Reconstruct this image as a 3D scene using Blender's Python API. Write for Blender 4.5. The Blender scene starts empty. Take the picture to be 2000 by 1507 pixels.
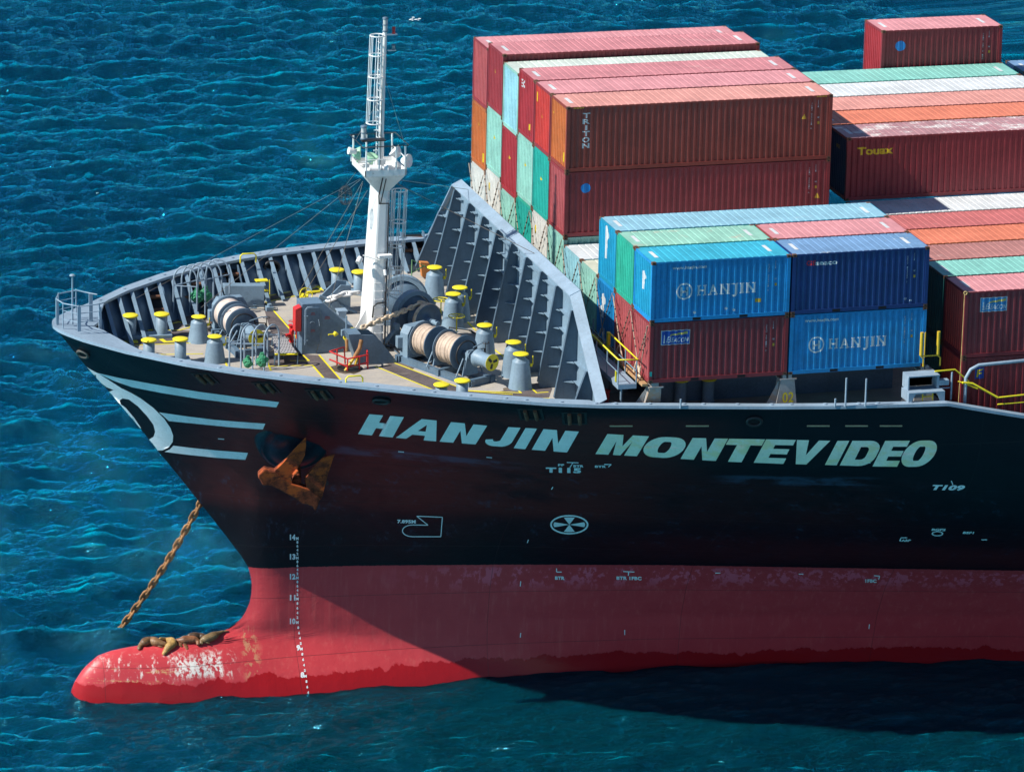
import bpy, bmesh, math, random
import numpy as np
from mathutils import Matrix, Vector
random.seed(7)
rng = np.random.RandomState(5)
PI = math.pi
SC = bpy.context.scene
COL = SC.collection

# ------------------------------------------------------------------ camera
# metres: x runs aft along the ship, y to starboard (away), z up; water at z = -17
WATER = -17.0
CAM = Vector((-63.727, -196.174, 62.439))
AZ, EL, RO, FPX = 0.28661158, 0.2950961, 0.02251197, 10134.755
_d = Vector((math.sin(AZ)*math.cos(EL), math.cos(AZ)*math.cos(EL), -math.sin(EL)))
_r = Vector((math.cos(AZ), -math.sin(AZ), 0)); _u = _r.cross(_d)
_R = _r*math.cos(RO) + _u*math.sin(RO); _U = -_r*math.sin(RO) + _u*math.cos(RO)
cam = bpy.data.cameras.new('camera'); camo = bpy.data.objects.new('camera', cam); COL.objects.link(camo)
m = Matrix((_R, _U, -_d)).transposed().to_4x4(); m.translation = CAM
camo.matrix_world = m
cam.sensor_width = 36; cam.lens = FPX/2000*36; cam.clip_start = 1; cam.clip_end = 20000
SC.camera = camo
# ------------------------------------------------------------------ light
SUN = Vector((-1, -0.05, 0.95)).normalized()
w = bpy.data.worlds.new('World'); SC.world = w; w.use_nodes = True
nt = w.node_tree; nt.nodes.clear()
sky = nt.nodes.new('ShaderNodeTexSky'); sky.sky_type = 'NISHITA'; sky.sun_disc = False
sky.sun_elevation = math.asin(SUN.z); sky.sun_rotation = math.atan2(SUN.x, SUN.y)
sky.air_density = 1.0; sky.dust_density = 0.1; sky.ozone_density = 4.0
bg = nt.nodes.new('ShaderNodeBackground'); bg.inputs[1].default_value = 0.075
out = nt.nodes.new('ShaderNodeOutputWorld')
nt.links.new(sky.outputs[0], bg.inputs[0]); nt.links.new(bg.outputs[0], out.inputs[0])
sl = bpy.data.lights.new('sun', 'SUN'); sl.energy = 5.0; sl.angle = math.radians(0.5); sl.color = (1, .95, .87)
so = bpy.data.objects.new('sun', sl); COL.objects.link(so); so.location = SUN*100
so.rotation_euler = SUN.to_track_quat('Z', 'Y').to_euler()
SC.view_settings.view_transform = 'Standard'; SC.view_settings.look = 'None'
SC.view_settings.exposure = 0.38; SC.view_settings.gamma = 1.0

# ------------------------------------------------------------------ photo-measure helpers (points on known planes)
def ray(a, b): return _d + _R*((a-1000)/FPX) - _U*((b-753.5)/FPX)
def atz(a, b, z): q = ray(a, b); return CAM + q*((z-CAM.z)/q.z)
def aty(a, b, y): q = ray(a, b); return CAM + q*((y-CAM.y)/q.y)
def atx(a, b, x): q = ray(a, b); return CAM + q*((x-CAM.x)/q.x)

# ------------------------------------------------------------------ materials
MATS = {}
def nodes(m):
    m.use_nodes = True; return m.node_tree, m.node_tree.nodes['Principled BSDF']
def mixc(t, fac, a, b):
    n = t.nodes.new('ShaderNodeMix'); n.data_type = 'RGBA'
    for i, v in ((0, fac), (6, a), (7, b)):
        if isinstance(v, (int, float)): n.inputs[i].default_value = v
        elif isinstance(v, tuple): n.inputs[i].default_value = (*v, 1)
        else: t.links.new(v, n.inputs[i])
    return n.outputs[2]
def mth(t, op, a, b=0.0, clamp=False):
    n = t.nodes.new('ShaderNodeMath'); n.operation = op; n.use_clamp = clamp
    for i, v in ((0, a), (1, b)):
        if isinstance(v, (int, float)): n.inputs[i].default_value = v
        else: t.links.new(v, n.inputs[i])
    return n.outputs[0]
def ramp(t, v, lo, hi):
    n = t.nodes.new('ShaderNodeMapRange'); n.clamp = True; n.interpolation_type = 'SMOOTHSTEP'
    t.links.new(v, n.inputs[0]); n.inputs[1].default_value = lo; n.inputs[2].default_value = hi
    return n.outputs[0]
def noise(t, vec, scale, det=4, rough=.6, dist=0):
    n = t.nodes.new('ShaderNodeTexNoise'); n.inputs['Scale'].default_value = scale
    n.inputs['Detail'].default_value = det; n.inputs['Roughness'].default_value = rough
    n.inputs['Distortion'].default_value = dist
    t.links.new(vec, n.inputs['Vector']); return n.outputs[0]
def mapv(t, vec, sc=(1, 1, 1), loc=(0, 0, 0)):
    n = t.nodes.new('ShaderNodeMapping'); n.inputs['Scale'].default_value = sc; n.inputs['Location'].default_value = loc
    t.links.new(vec, n.inputs[0]); return n.outputs[0]
def wpos(t):
    return t.nodes.new('ShaderNodeNewGeometry').outputs['Position']
def paint(name, col, rough=.45, var=.18, rust=.5, wear=None, metal=0.0, rustc=(.16, .055, .02), fine=1.0, streak=1.0):
    """weathered paint: mottled tone, small rust specks / streaks, optional big worn patches"""
    if name in MATS: return MATS[name]
    m = bpy.data.materials.new(name); MATS[name] = m
    t, b = nodes(m); P = wpos(t)
    n1 = noise(t, P, .9*fine, 5, .65); n2 = noise(t, P, 9*fine, 4, .7)
    dark = tuple(c*(1-var*1.6) for c in col); lite = tuple(min(1, c*(1+var)+.012*var) for c in col)
    f = mth(t, 'ADD', mth(t, 'MULTIPLY', n1, .6), mth(t, 'MULTIPLY', n2, .4))
    c = mixc(t, ramp(t, f, .3, .7), dark, lite)
    # vertical grime streaks
    st = noise(t, mapv(t, P, (7, 7, .45)), 1, 3, .6)
    c = mixc(t, mth(t, 'MULTIPLY', ramp(t, st, .55, .75), .28*streak), c, tuple(x*.45+.01 for x in col))
    if wear:
        wc, amt, lo = wear
        wn = noise(t, mapv(t, P, (.5, 1.2, 1)), 1.1, 6, .75)
        c = mixc(t, mth(t, 'MULTIPLY', ramp(t, wn, lo, lo+.1), amt), c, wc)
    if rust > 0:
        rn = noise(t, P, 3.2*fine, 6, .8)
        c = mixc(t, mth(t, 'MULTIPLY', ramp(t, rn, .72-.09*rust, .78-.06*rust), .85), c, rustc)
    t.links.new(c, b.inputs['Base Color'])
    b.inputs['Roughness'].default_value = rough; b.inputs['Metallic'].default_value = metal
    bp = t.nodes.new('ShaderNodeBump'); bp.inputs['Strength'].default_value = .25; bp.inputs['Distance'].default_value = .02
    t.links.new(n1, bp.inputs['Height']); t.links.new(bp.outputs[0], b.inputs['Normal'])
    return m
def plain(name, col, rough=.5, metal=0.0):
    if name in MATS: return MATS[name]
    m = bpy.data.materials.new(name); MATS[name] = m
    t, b = nodes(m); n = noise(t, wpos(t), 6, 3, .6)
    t.links.new(mixc(t, n, tuple(c*.8 for c in col), tuple(min(1, c*1.15) for c in col)), b.inputs['Base Color'])
    b.inputs['Roughness'].default_value = rough; b.inputs['Metallic'].default_value = metal
    return m

GREY = paint('ship_grey', (.19, .285, .37), .5, .14, .45)
GREYD = paint('machinery_grey', (.10, .165, .235), .45, .16, .6)
RIM = paint('rim_grey', (.26, .355, .45), .5, .12, .4)
WHITE = paint('mast_white', (.80, .81, .80), .4, .04, .55)
WPAINT = paint('marking_white', (.80, .84, .86), .6, .08, .10, rustc=(.55, .42, .18))
YEL = paint('safety_yellow', (.80, .68, .02), .5, .08, .15)
YELD = paint('old_yellow', (.62, .42, .02), .5, .12, .4)
REDP = paint('fire_red', (.62, .03, .03), .4, .1, .2)
DECK = paint('deck_tan', (.40, .37, .33), .8, .10, .35, wear=((.47, .42, .34), .7, .5), streak=0)
WALK = paint('walkway_dark', (.105, .085, .085), .9, .3, .35, wear=((.2, .17, .15), .6, .55), streak=0)
BLK = plain('black_steel', (.02, .02, .022), .5)
DARK = plain('dark_void', (.008, .009, .012), .9)
ROPE = paint('rope_tan', (.55, .44, .35), .9, .2, 0, fine=4)
ROPEW = paint('rope_pale', (.68, .58, .52), .9, .15, 0, fine=4)
RUST = paint('rust', (.20, .034, .007), .9, .7, 1.0, wear=((.52, .095, .012), .85, .50), rustc=(.035, .014, .008), fine=4.5, streak=.3)
CHAINR = paint('chain_rust', (.33, .16, .06), .8, .4, .6, fine=4, rustc=(.10, .04, .015))
CHAINT = paint('chain_tan', (.72, .57, .40), .8, .3, .6, fine=4)
GALV = plain('galvanised', (.48, .47, .46), .5, .3)
CAST = paint('casting_rust', (.17, .075, .04), .8, .4, .6, fine=3)
GREEN = paint('tarp_green', (.03, .25, .12), .7, .4, 0, fine=3, streak=0)
GREENP = plain('pale_green', (.35, .62, .42), .5)
GLASS = plain('lamp_glass', (.5, .52, .52), .15)
FUR = paint('sea_lion_fur', (.20, .105, .045), .5, .45, 0, fine=3, streak=0)
FUR2 = paint('sea_lion_fur_reddish', (.25, .10, .045), .5, .4, 0, fine=3, streak=0)
FUR3 = paint('sea_lion_fur_dark', (.075, .045, .028), .4, .4, 0, fine=3, streak=0)
FUR4 = paint('sea_lion_fur_olive', (.19, .125, .055), .5, .4, 0, fine=3, streak=0)
FURL = paint('sea_lion_fur_pale', (.46, .28, .085), .55, .45, 0, fine=3, streak=0)

# ------------------------------------------------------------------ mesh builder
class MB:
    def __init__(s): s.v = []; s.f = []; s.mi = []; s.sm = []; s.cur = 0
    def add(s, vs, fs, smooth=False):
        o = len(s.v); s.v += [tuple(v) for v in vs]; s.f += [tuple(o+i for i in f) for f in fs]
        s.mi += [s.cur]*len(fs); s.sm += [smooth]*len(fs); return s
    def box(s, a, b):
        x0, y0, z0 = a; x1, y1, z1 = b
        return s.add([(x0,y0,z0),(x1,y0,z0),(x1,y1,z0),(x0,y1,z0),(x0,y0,z1),(x1,y0,z1),(x1,y1,z1),(x0,y1,z1)],
              [(0,3,2,1),(4,5,6,7),(0,1,5,4),(1,2,6,5),(2,3,7,6),(3,0,4,7)])
    def prism(s, pts, dv):
        """closed polygon pts (3D) extruded by dv"""
        n = len(pts); P = [Vector(p) for p in pts]; Q = [p+Vector(dv) for p in P]
        return s.add(P+Q, [tuple(range(n))[::-1], tuple(range(n, 2*n))] + [(i, (i+1) % n, n+(i+1) % n, n+i) for i in range(n)])
    def tube(s, pts, r, n=8, cap=True, r2=None, closed=False):
        P = [Vector(p) for p in pts]; k = len(P); vs = []; fs = []
        up = None
        for i, p in enumerate(P):
            if closed: t = P[(i+1) % k]-P[i-1]
            else: t = (P[min(i+1, k-1)]-P[max(i-1, 0)])
            t = t.normalized() if t.length > 1e-9 else Vector((0, 0, 1))
            if up is None:
                up = Vector((0, 0, 1)) if abs(t.z) < .9 else Vector((1, 0, 0))
            a = t.cross(up).normalized(); up = a.cross(t).normalized()
            rr = r if r2 is None else r+(r2-r)*i/(k-1)
            for j in range(n):
                q = 2*PI*j/n; vs.append(p+a*(math.cos(q)*rr)+up*(math.sin(q)*rr))
        for i in range(k if closed else k-1):
            for j in range(n):
                i2 = (i+1) % k
                fs.append((i*n+j, i*n+(j+1) % n, i2*n+(j+1) % n, i2*n+j))
        s.add(vs, fs, n > 5)
        if cap and not closed:
            s.add(vs[:n], [tuple(range(n))[::-1]]); s.add(vs[-n:], [tuple(range(n))])
        return s
    def lathe(s, prof, o=(0, 0, 0), ax=(0, 0, 1), n=24):
        """prof list of (r, h) along ax from o"""
        ax = Vector(ax).normalized(); o = Vector(o)
        a = ax.orthogonal().normalized(); b = ax.cross(a); vs = []; fs = []
        for r, h in prof:
            for j in range(n):
                q = 2*PI*j/n; vs.append(o+ax*h+a*(math.cos(q)*r)+b*(math.sin(q)*r))
        for i in range(len(prof)-1):
            for j in range(n):
                fs.append((i*n+j, i*n+(j+1) % n, (i+1)*n+(j+1) % n, (i+1)*n+j))
        s.add(vs, fs, True)
        return s
    def cyl(s, o, ax, r, h, n=20, r2=None):
        r2 = r if r2 is None else r2
        ax = Vector(ax).normalized(); o = Vector(o)
        a = ax.orthogonal().normalized(); b = ax.cross(a)
        A = [o+a*(math.cos(2*PI*j/n)*r)+b*(math.sin(2*PI*j/n)*r) for j in range(n)]
        B = [o+ax*h+a*(math.cos(2*PI*j/n)*r2)+b*(math.sin(2*PI*j/n)*r2) for j in range(n)]
        s.add(A+B, [(j, (j+1) % n, n+(j+1) % n, n+j) for j in range(n)], True)
        s.add(A, [tuple(range(n))[::-1]]); s.add(B, [tuple(range(n))]); return s
    def ring(s, c, ax, R, r, n=28, k=6, a0=0, a1=2*PI):
        ax = Vector(ax).normalized(); a = ax.orthogonal().normalized(); b = ax.cross(a); c = Vector(c)
        full = abs(a1-a0-2*PI) < 1e-6
        pts = [c+a*(math.cos(q)*R)+b*(math.sin(q)*R) for q in [a0+(a1-a0)*i/(n if full else n-1) for i in range(n)]]
        return s.tube(pts, r, k, closed=full)
    def grid(s, fn, nu, nv, smooth=True):
        vs = [fn(i, j) for i in range(nu) for j in range(nv)]
        return s.add(vs, [(i*nv+j, (i+1)*nv+j, (i+1)*nv+j+1, i*nv+j+1) for i in range(nu-1) for j in range(nv-1)], smooth)
    def mesh(s, name, mats, fix=True):
        me = bpy.data.meshes.new(name); me.from_pydata([tuple(v) for v in s.v], [], s.f)
        for mt in (mats if isinstance(mats, (list, tuple)) else [mats]): me.materials.append(mt)
        me.polygons.foreach_set('material_index', s.mi); me.polygons.foreach_set('use_smooth', s.sm)
        if fix:
            bm = bmesh.new(); bm.from_mesh(me); bmesh.ops.recalc_face_normals(bm, faces=bm.faces); bm.to_mesh(me); bm.free()
        me.update(); return me

def put(name, me, parent=None, loc=(0, 0, 0), rz=0.0, mat=None):
    o = bpy.data.objects.new(name, me); COL.objects.link(o); o.location = loc; o.rotation_euler.z = rz
    if parent: o.parent = parent
    if mat:
        for i, s_ in enumerate(o.material_slots[:1]): s_.link = 'OBJECT'; s_.material = mat
    return o
def empty(name, loc, label, cat, group=None, rz=0):
    o = bpy.data.objects.new(name, None); COL.objects.link(o); o.location = loc; o.rotation_euler.z = rz
    o.empty_display_size = .5
    return tag(o, label, cat, group)
def tag(o, label, cat, group=None):
    o['label'] = label; o['category'] = cat
    if group: o['group'] = group
    return o
def bev(o, wd=.02, seg=2):
    md = o.modifiers.new('bevel', 'BEVEL'); md.width = wd; md.segments = seg; md.limit_method = 'ANGLE'; md.angle_limit = math.radians(40)
    return o

# 2D outlines -> filled flat mesh
def fill2d(loops, cut=None, cuty=None):
    cu = bpy.data.curves.new('tmp', 'CURVE'); cu.dimensions = '2D'; cu.fill_mode = 'BOTH'
    for L in loops:
        sp = cu.splines.new('POLY'); sp.points.add(len(L)-1); sp.use_cyclic_u = True
        for p, q in zip(sp.points, L): p.co = (q[0], q[1], 0, 1)
    return _tomesh(cu, cut, cuty)
def text2d(body, size=1.0, bold=0.0, space=1.0, shear=0.0, align='LEFT', cut=None, cuty=None, sx=1.0, width=None):
    cu = bpy.data.curves.new('tmp', 'FONT'); cu.body = body; cu.size = size; cu.offset = bold*size
    cu.space_character = space; cu.shear = shear; cu.align_x = align; cu.resolution_u = 4
    return _tomesh(cu, cut, cuty, sx, width)
def _tomesh(cu, cut, cuty, sx=1.0, width=None):
    ob = bpy.data.objects.new('tmp', cu); COL.objects.link(ob)
    dg = bpy.context.evaluated_depsgraph_get(); me = bpy.data.meshes.new_from_object(ob.evaluated_get(dg))
    bpy.data.objects.remove(ob); bpy.data.curves.remove(cu)
    bm = bmesh.new(); bm.from_mesh(me); bpy.data.meshes.remove(me)
    if width:
        xs = [v.co.x for v in bm.verts]; sx = width/(max(xs)-min(xs)); mn = min(xs)
        for v in bm.verts: v.co.x = (v.co.x-mn)*sx
    elif sx != 1.0:
        for v in bm.verts: v.co.x *= sx
    for axis, step in ((0, cut), (1, cuty)):
        if not step: continue
        xs = [v.co[axis] for v in bm.verts]
        if not xs: continue
        if isinstance(step, (list, tuple)): cs = [c for c in step if min(xs) < c < max(xs)]
        else: cs = list(np.arange(math.floor(min(xs)/step)*step+step, max(xs), step))
        no = [0, 0, 0]; no[axis] = 1
        for c in cs:
            co = [0, 0, 0]; co[axis] = c
            bmesh.ops.bisect_plane(bm, geom=bm.verts[:]+bm.edges[:]+bm.faces[:], plane_co=co, plane_no=no)
    bm.verts.index_update()
    vs = [tuple(v.co) for v in bm.verts]; fs = [tuple(v.index for v in f.verts) for f in bm.faces]; bm.free()
    return vs, fs
# ================================================================== THE SHIP'S HULL SHAPE
CY = 13.8
TX = [-22.4,-22.33,-22.2,-22,-21.5,-21,-20,-18,-16,-14,-12,-10,-8,-6,-4,-2,0.6,5,8,12.4,15,60]
TH = [0,.45,.85,1.24,1.98,2.6,3.74,6.0,7.7,9.08,10.2,11.15,11.93,12.63,13.25,13.7,14.15,14.95,15.5,16.0,16.1,16.1]
ZX = [-22.4,-22,-21.5,-20,-14,-12,-10,-8,-6,-4,-2,0,5,12.45,15.87,20,22,60]
ZT = [-.1,-.14,-.2,-.31,-.33,-.38,-.46,-.58,-.68,-.78,-.86,-.9,-.98,-1.0,-1.74,-2.62,-2.9,-2.9]
SX = [-22.4,-22.19,-21.81,-21.01,-19.94,-18.72,-17.84,-16.81,-15.23,-14.07,-13.72]
SZ = [-.1,-.35,-.85,-1.93,-3.2,-4.75,-5.95,-7.3,-9.44,-11.06,-11.66]
PZ = [-20.5,-19.5,-18.4,-17.3,-16.71,-16.38,-15.78,-15.25,-15.06,-14.96,-14.88,-14.83,-14.76,-14.54,-14.17,-13.9,-13.16,-12.33,-11.66]
PX = [-20.8,-21.5,-21.75,-21.72,-21.62,-21.48,-21.07,-20.41,-19.74,-18.74,-17.2,-16.2,-15.43,-14.79,-14.18,-13.91,-13.59,-13.55,-13.72]
GX = [-22,-20,-16,-12,-10.6,-2.7,3,12,20,60]
GT = [0,.25,.5,.75,1]
GV = np.array([[0,.22,.45,.71,1],[0,.20,.43,.73,1],[0,.14,.35,.66,1],[0,.125,.33,.65,1],[0,.13,.34,.65,1],
     [0,.20,.50,.81,1],[0,.30,.60,.895,1],[0,.38,.72,.935,1],[0,.45,.8,.96,1],[0,.8,1,1,1.]])
FX = [-13.6,-11.6,-8.9,-2.3,4.3,10.9,19.65,30,45,60]
FZ = [-20,-17,-14.5,-13,-11.66]
FV = np.array([[.5,.5,.36,.36,.46],[.5,.5,.36,.36,.46],[.7,.7,.62,.68,.85],[1.2,1.3,1.35,1.62,2.15],[1.8,2.0,2.3,2.85,3.68],
     [2.7,3.1,3.7,4.45,5.49],[4,4.7,5.7,6.6,7.85],[6.5,7.5,8.6,9.6,11],[11,12,13,14,15],[15,16,16,16,16.1]])
BX = [-21.75,-21.6,-21.3,-20.9,-20.4,-19.5,-18,-16,-13,-10,-6,-2,2,6,8]
BV = [0,.38,.68,.88,1.05,1.35,1.7,1.95,2.25,2.2,1.9,1.5,1,.3,0]
BTX = [-21.75,-21.62,-21.48,-21.07,-20.41,-19.74,-18.74,-17.2,-16.2,-15.43,-14.79,-14,-11,-6,0,6,10]
BTZ = [-18.35,-16.71,-16.38,-15.78,-15.25,-15.06,-14.96,-14.88,-14.83,-14.76,-14.54,-14.5,-14.55,-14.9,-15.5,-17,-18]
ZC = -18.4
def ip(x, X, Y): return float(np.interp(x, X, Y))
def zt(x): return ip(x, ZX, ZT)
def gfun(x, t):
    k = [float(np.interp(x, GX, GV[:, j])) for j in range(5)]
    t = min(max(t, 0), 1); i = min(int(t*4), 3); h = .25
    def sl(j):
        if j == 0: return (k[1]-k[0])/h*.75
        if j == 4: return (k[4]-k[3])/h*1.05
        return (k[j+1]-k[j-1])/(2*h)
    u = (t-GT[i])/h; a, b_ = k[i], k[i+1]; ma, mb_ = sl(i)*h, sl(i+1)*h
    return (2*u**3-3*u*u+1)*a+(u**3-2*u*u+u)*ma+(-2*u**3+3*u*u)*b_+(u**3-u*u)*mb_
def fin(x, z):
    xs = ip(z, PZ, PX) if z > -14.17 else -14.2
    if x <= xs: return 0.0
    col = [float(np.interp(x, FX, FV[:, j])) for j in range(5)]
    return ip(z, FZ, col)*math.tanh((x-xs)/.9)
def bulb(x, z):
    B = ip(x, BX, BV)
    if B <= 0: return 0.0
    q = (z-ZC)/(ip(x, BTX, BTZ)-ZC)
    return B*max(0, 1-q*q)**ip(x, [-16.5, -12.5], [.5, 1.35])
def hb(x, z):
    """half breadth of the hull at station x, height z"""
    if z <= -11.66:
        f, g = fin(x, z), bulb(x, z)
        return (f**2.2+g**2.2)**(1/2.2)
    T = ip(x, TX, TH); top = zt(x)
    if x < -13.72: zb = ip(x, SX, SZ); b0 = 0.0
    else: zb = -11.66; b0 = fin(x, -11.66)
    if z >= top: return T
    if z <= zb: return b0
    return b0+(T-b0)*gfun(x, (z-zb)/(top-zb))
def onhull(a, b):
    """where the line of sight through photo point (a, b) meets the port side of the hull"""
    for _ in range(60):
        q = ray(a, b); t0 = (-4-CAM.y)/q.y; t1 = (14.2-CAM.y)/q.y; prev = None
        for i in range(241):
            t = t0+(t1-t0)*i/240; p = CAM+q*t; f = p.y-(CY-hb(p.x, p.z))
            ok = p.x > ip(p.z, SZ[::-1], SX[::-1])-.0 if p.z > -11.66 else p.x > ip(p.z, PZ, PX)
            if f >= 0 and ok and prev is not None:
                lo, hi = prev, t
                for _k in range(18):
                    mid = (lo+hi)/2; p = CAM+q*mid
                    if p.y-(CY-hb(p.x, p.z)) >= 0: hi = mid
                    else: lo = mid
                return CAM+q*hi
            prev = t
        a += 1.2
    return aty(a, b, CY)
def hnorm(p, e=.05):
    dx = (hb(p.x+e, p.z)-hb(p.x-e, p.z))/(2*e); dz = (hb(p.x, p.z+e)-hb(p.x, p.z-e))/(2*e)
    return Vector((-dx, -1, -dz)).normalized()

SHIP = Vector((20, CY, -20.5))
ship = empty('container_ship', SHIP, 'big black and red container ship with flared bow and white mast, carrying all the boxes', 'container ship')
def part(name, mb, mats, parent=None, org=None, label=None, fix=True):
    """mesh in world coordinates -> ship part; org = its own origin"""
    org = Vector(org) if org is not None else Vector(SHIP)
    po = list(parent['_o']) if parent else SHIP
    mb.v = [(v[0]-org.x, v[1]-org.y, v[2]-org.z) for v in mb.v]
    o = put(name, mb.mesh(name, mats, fix), parent or ship, org-Vector(po))
    o['_o'] = [float(q) for q in org]
    if label: o['label'] = label
    return o
# ---------------------------------------------------------------- hull material
def hull_mat():
    m = bpy.data.materials.new('hull_paint'); t, b = nodes(m); P = wpos(t)
    sp = t.nodes.new('ShaderNodeSeparateXYZ'); t.links.new(P, sp.inputs[0]); X, Y, Z = sp.outputs
    n_big = noise(t, mapv(t, P, (.22, .22, .45)), 1, 4, .55, .4)
    n_mid = noise(t, mapv(t, P, (.9, .9, 1.1)), 1, 5, .65)
    n_fine = noise(t, P, 7, 5, .7)
    streakv = noise(t, mapv(t, P, (5, 5, .35)), 1, 4, .65)
    streakh = noise(t, mapv(t, P, (.35, .35, 5)), 1, 5, .65)
    # black topside
    black = mixc(t, n_mid, (.0018, .0024, .0055), (.005, .007, .013))
    # old faded maroon coat left bare by touch-ups
    def win(v, a0, a1, b0, b1): return mth(t, 'MULTIPLY', ramp(t, v, a0, a1), ramp(t, v, b1, b0))
    box1 = mth(t, 'MULTIPLY', win(X, -17.6, -14.2, -1, 5), win(Z, -9.0, -7.9, -1.9, -1.2))
    box2 = mth(t, 'MULTIPLY', mth(t, 'MULTIPLY', win(X, -6, 2, 9, 14), win(Z, -8.6, -7.6, -5.2, -4.4)), .35)
    red = mth(t, 'MULTIPLY', mth(t, 'MAXIMUM', box1, box2), ramp(t, mth(t, 'ADD', n_big, mth(t, 'MULTIPLY', n_mid, .4)), .46, .70))
    # blacked patch round the anchor
    dx = mth(t, 'DIVIDE', mth(t, 'ADD', X, 12.5), 1.9); dz = mth(t, 'DIVIDE', mth(t, 'ADD', Z, 4.7), 2.7)
    rr = mth(t, 'SQRT', mth(t, 'ADD', mth(t, 'MULTIPLY', dx, dx), mth(t, 'MULTIPLY', dz, dz)))
    red = mth(t, 'MULTIPLY', red, ramp(t, rr, .75, 1.35))
    black = mixc(t, red, black, mixc(t, streakh, (.032, .0070, .009), (.105, .017, .016)))
    # grey-blue scuffs and salt
    scf = mth(t, 'MULTIPLY', ramp(t, mth(t, 'ADD', mth(t, 'MULTIPLY', n_mid, .55), mth(t, 'MULTIPLY', streakv, .5)), .57, .70), .55)
    scf = mth(t, 'MULTIPLY', scf, win(Z, -11.6, -10, -6, -4.5))
    black = mixc(t, scf, black, (.03, .06, .11))
    sm = mth(t, 'MULTIPLY', ramp(t, mth(t, 'ADD', mth(t, 'MULTIPLY', n_mid, .5), mth(t, 'MULTIPLY', streakh, .5)), .44, .58), mth(t, 'MAXIMUM', mth(t, 'MULTIPLY', win(X, -11.6, -10.8, -5.5, -3.5), win(Z, -5.2, -4.95, -4.65, -4.45)), mth(t, 'MULTIPLY', win(X, 3.2, 4.6, 9.4, 10.6), win(Z, -5.35, -5.1, -4.75, -4.55))))
    black = mixc(t, mth(t, 'MULTIPLY', sm, .6), black, (.045, .085, .15))
    rst = mth(t, 'MULTIPLY', ramp(t, mth(t, 'ADD', mth(t, 'MULTIPLY', n_fine, .5), mth(t, 'MULTIPLY', streakv, .5)), .66, .74), .5)
    black = mixc(t, rst, black, (.12, .05, .025))
    # red boot topping
    redc = mixc(t, n_mid, (.48, .036, .050), (.62, .066, .075))
    redc = mixc(t, mth(t, 'MULTIPLY', ramp(t, streakv, .5, .75), .2), redc, (.74, .2, .17))
    redc = mixc(t, mth(t, 'MULTIPLY', ramp(t, n_fine, .64, .74), .2), redc, (.75, .35, .3))
    # magenta undercoat showing along the top of the red band
    mg = mth(t, 'MULTIPLY', ramp(t, mth(t, 'ADD', mth(t, 'MULTIPLY', streakv, .5), mth(t, 'MULTIPLY', n_mid, .6)), .56, .60), win(Z, -13.2, -12.3, -11.9, -11.7))
    mg = mth(t, 'MULTIPLY', mg, ramp(t, X, -9, -2))
    redc = mixc(t, mth(t, 'MULTIPLY', mg, .75), redc, (.74, .13, .20))
    # scraped white primer and droppings on the bulb
    bx = mth(t, 'MULTIPLY', win(X, -21.4, -19.5, -14.9, -14.3), win(Z, -16.35, -16.0, -15.35, -15.0))
    sc = ramp(t, mth(t, 'ADD', mth(t, 'MULTIPLY', streakv, .72), mth(t, 'ADD', mth(t, 'MULTIPLY', n_mid, .25), mth(t, 'MULTIPLY', n_fine, .12))), .56, .68)
    redc = mixc(t, mth(t, 'MULTIPLY', mth(t, 'MULTIPLY', bx, sc), .75), redc, (.86, .83, .76))
    bx2 = mth(t, 'MULTIPLY', win(X, -21.8, -21.4, -18, -16.3), win(Z, -16.9, -16.6, -15.8, -15.4))
    sc2 = ramp(t, mth(t, 'ADD', mth(t, 'MULTIPLY', streakh, .6), mth(t, 'MULTIPLY', n_fine, .4)), .53, .6)
    redc = mixc(t, mth(t, 'MULTIPLY', mth(t, 'MULTIPLY', bx2, sc2), .8), redc, (.62, .40, .18))
    bx3 = mth(t, 'MULTIPLY', win(X, -20, -19, -8.5, -8), win(Z, -17.2, -17.0, -16.55, -16.35))
    sc3 = ramp(t, n_fine, .57, .61)
    redc = mixc(t, mth(t, 'MULTIPLY', mth(t, 'MULTIPLY', bx3, sc3), .9), redc, (.04, .02, .012))
    bx5 = mth(t, 'MULTIPLY', win(X, -17.6, -17.0, -15.2, -15.05), win(Z, -16.25, -15.9, -15.5, -15.1)); sc5 = ramp(t, mth(t, 'ADD', mth(t, 'MULTIPLY', streakv, .7), mth(t, 'MULTIPLY', n_fine, .4)), .50, .60)
    redc = mixc(t, mth(t, 'MULTIPLY', mth(t, 'MULTIPLY', bx5, sc5), .9), redc, (.84, .82, .76))
    sc4 = mth(t, 'MULTIPLY', win(X, -14.3, -13.9, -13.7, -13.2), win(Z, -17.1, -16.8, -14.6, -14.2))
    redc = mixc(t, mth(t, 'MULTIPLY', mth(t, 'MULTIPLY', sc4, ramp(t, streakv, .5, .6)), .6), redc, (.55, .36, .18))
    # wet band at the water's edge
    wl = mth(t, 'ADD', Z, mth(t, 'MULTIPLY', mth(t, 'SUBTRACT', noise(t, mapv(t, P, (.4, .4, 0)), 1, 5, .7), .5), 1.7))
    wet = ramp(t, wl, -16.25, -16.32)
    redc = mixc(t, wet, redc, (.36, .010, .014))
    zz = mth(t, 'ADD', Z, mth(t, 'MULTIPLY', mth(t, 'SUBTRACT', n_fine, .5), .10))
    isred = ramp(t, zz, -11.64, -11.68)
    c = mixc(t, isred, black, redc)
    # plate seams
    def seam(v, step, off, wd):
        q = mth(t, 'PINGPONG', mth(t, 'ADD', v, off), step/2)
        return ramp(t, q, wd, 0.0)
    s1 = mth(t, 'MAXIMUM', seam(Z, 2.55, .35, .022), seam(X, 8.6, 3.1, .022))
    c = mixc(t, mth(t, 'MULTIPLY', s1, .55), c, (.02, .018, .02))
    t.links.new(c, b.inputs['Base Color']); b.inputs['Specular IOR Level'].default_value = .38
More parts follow.
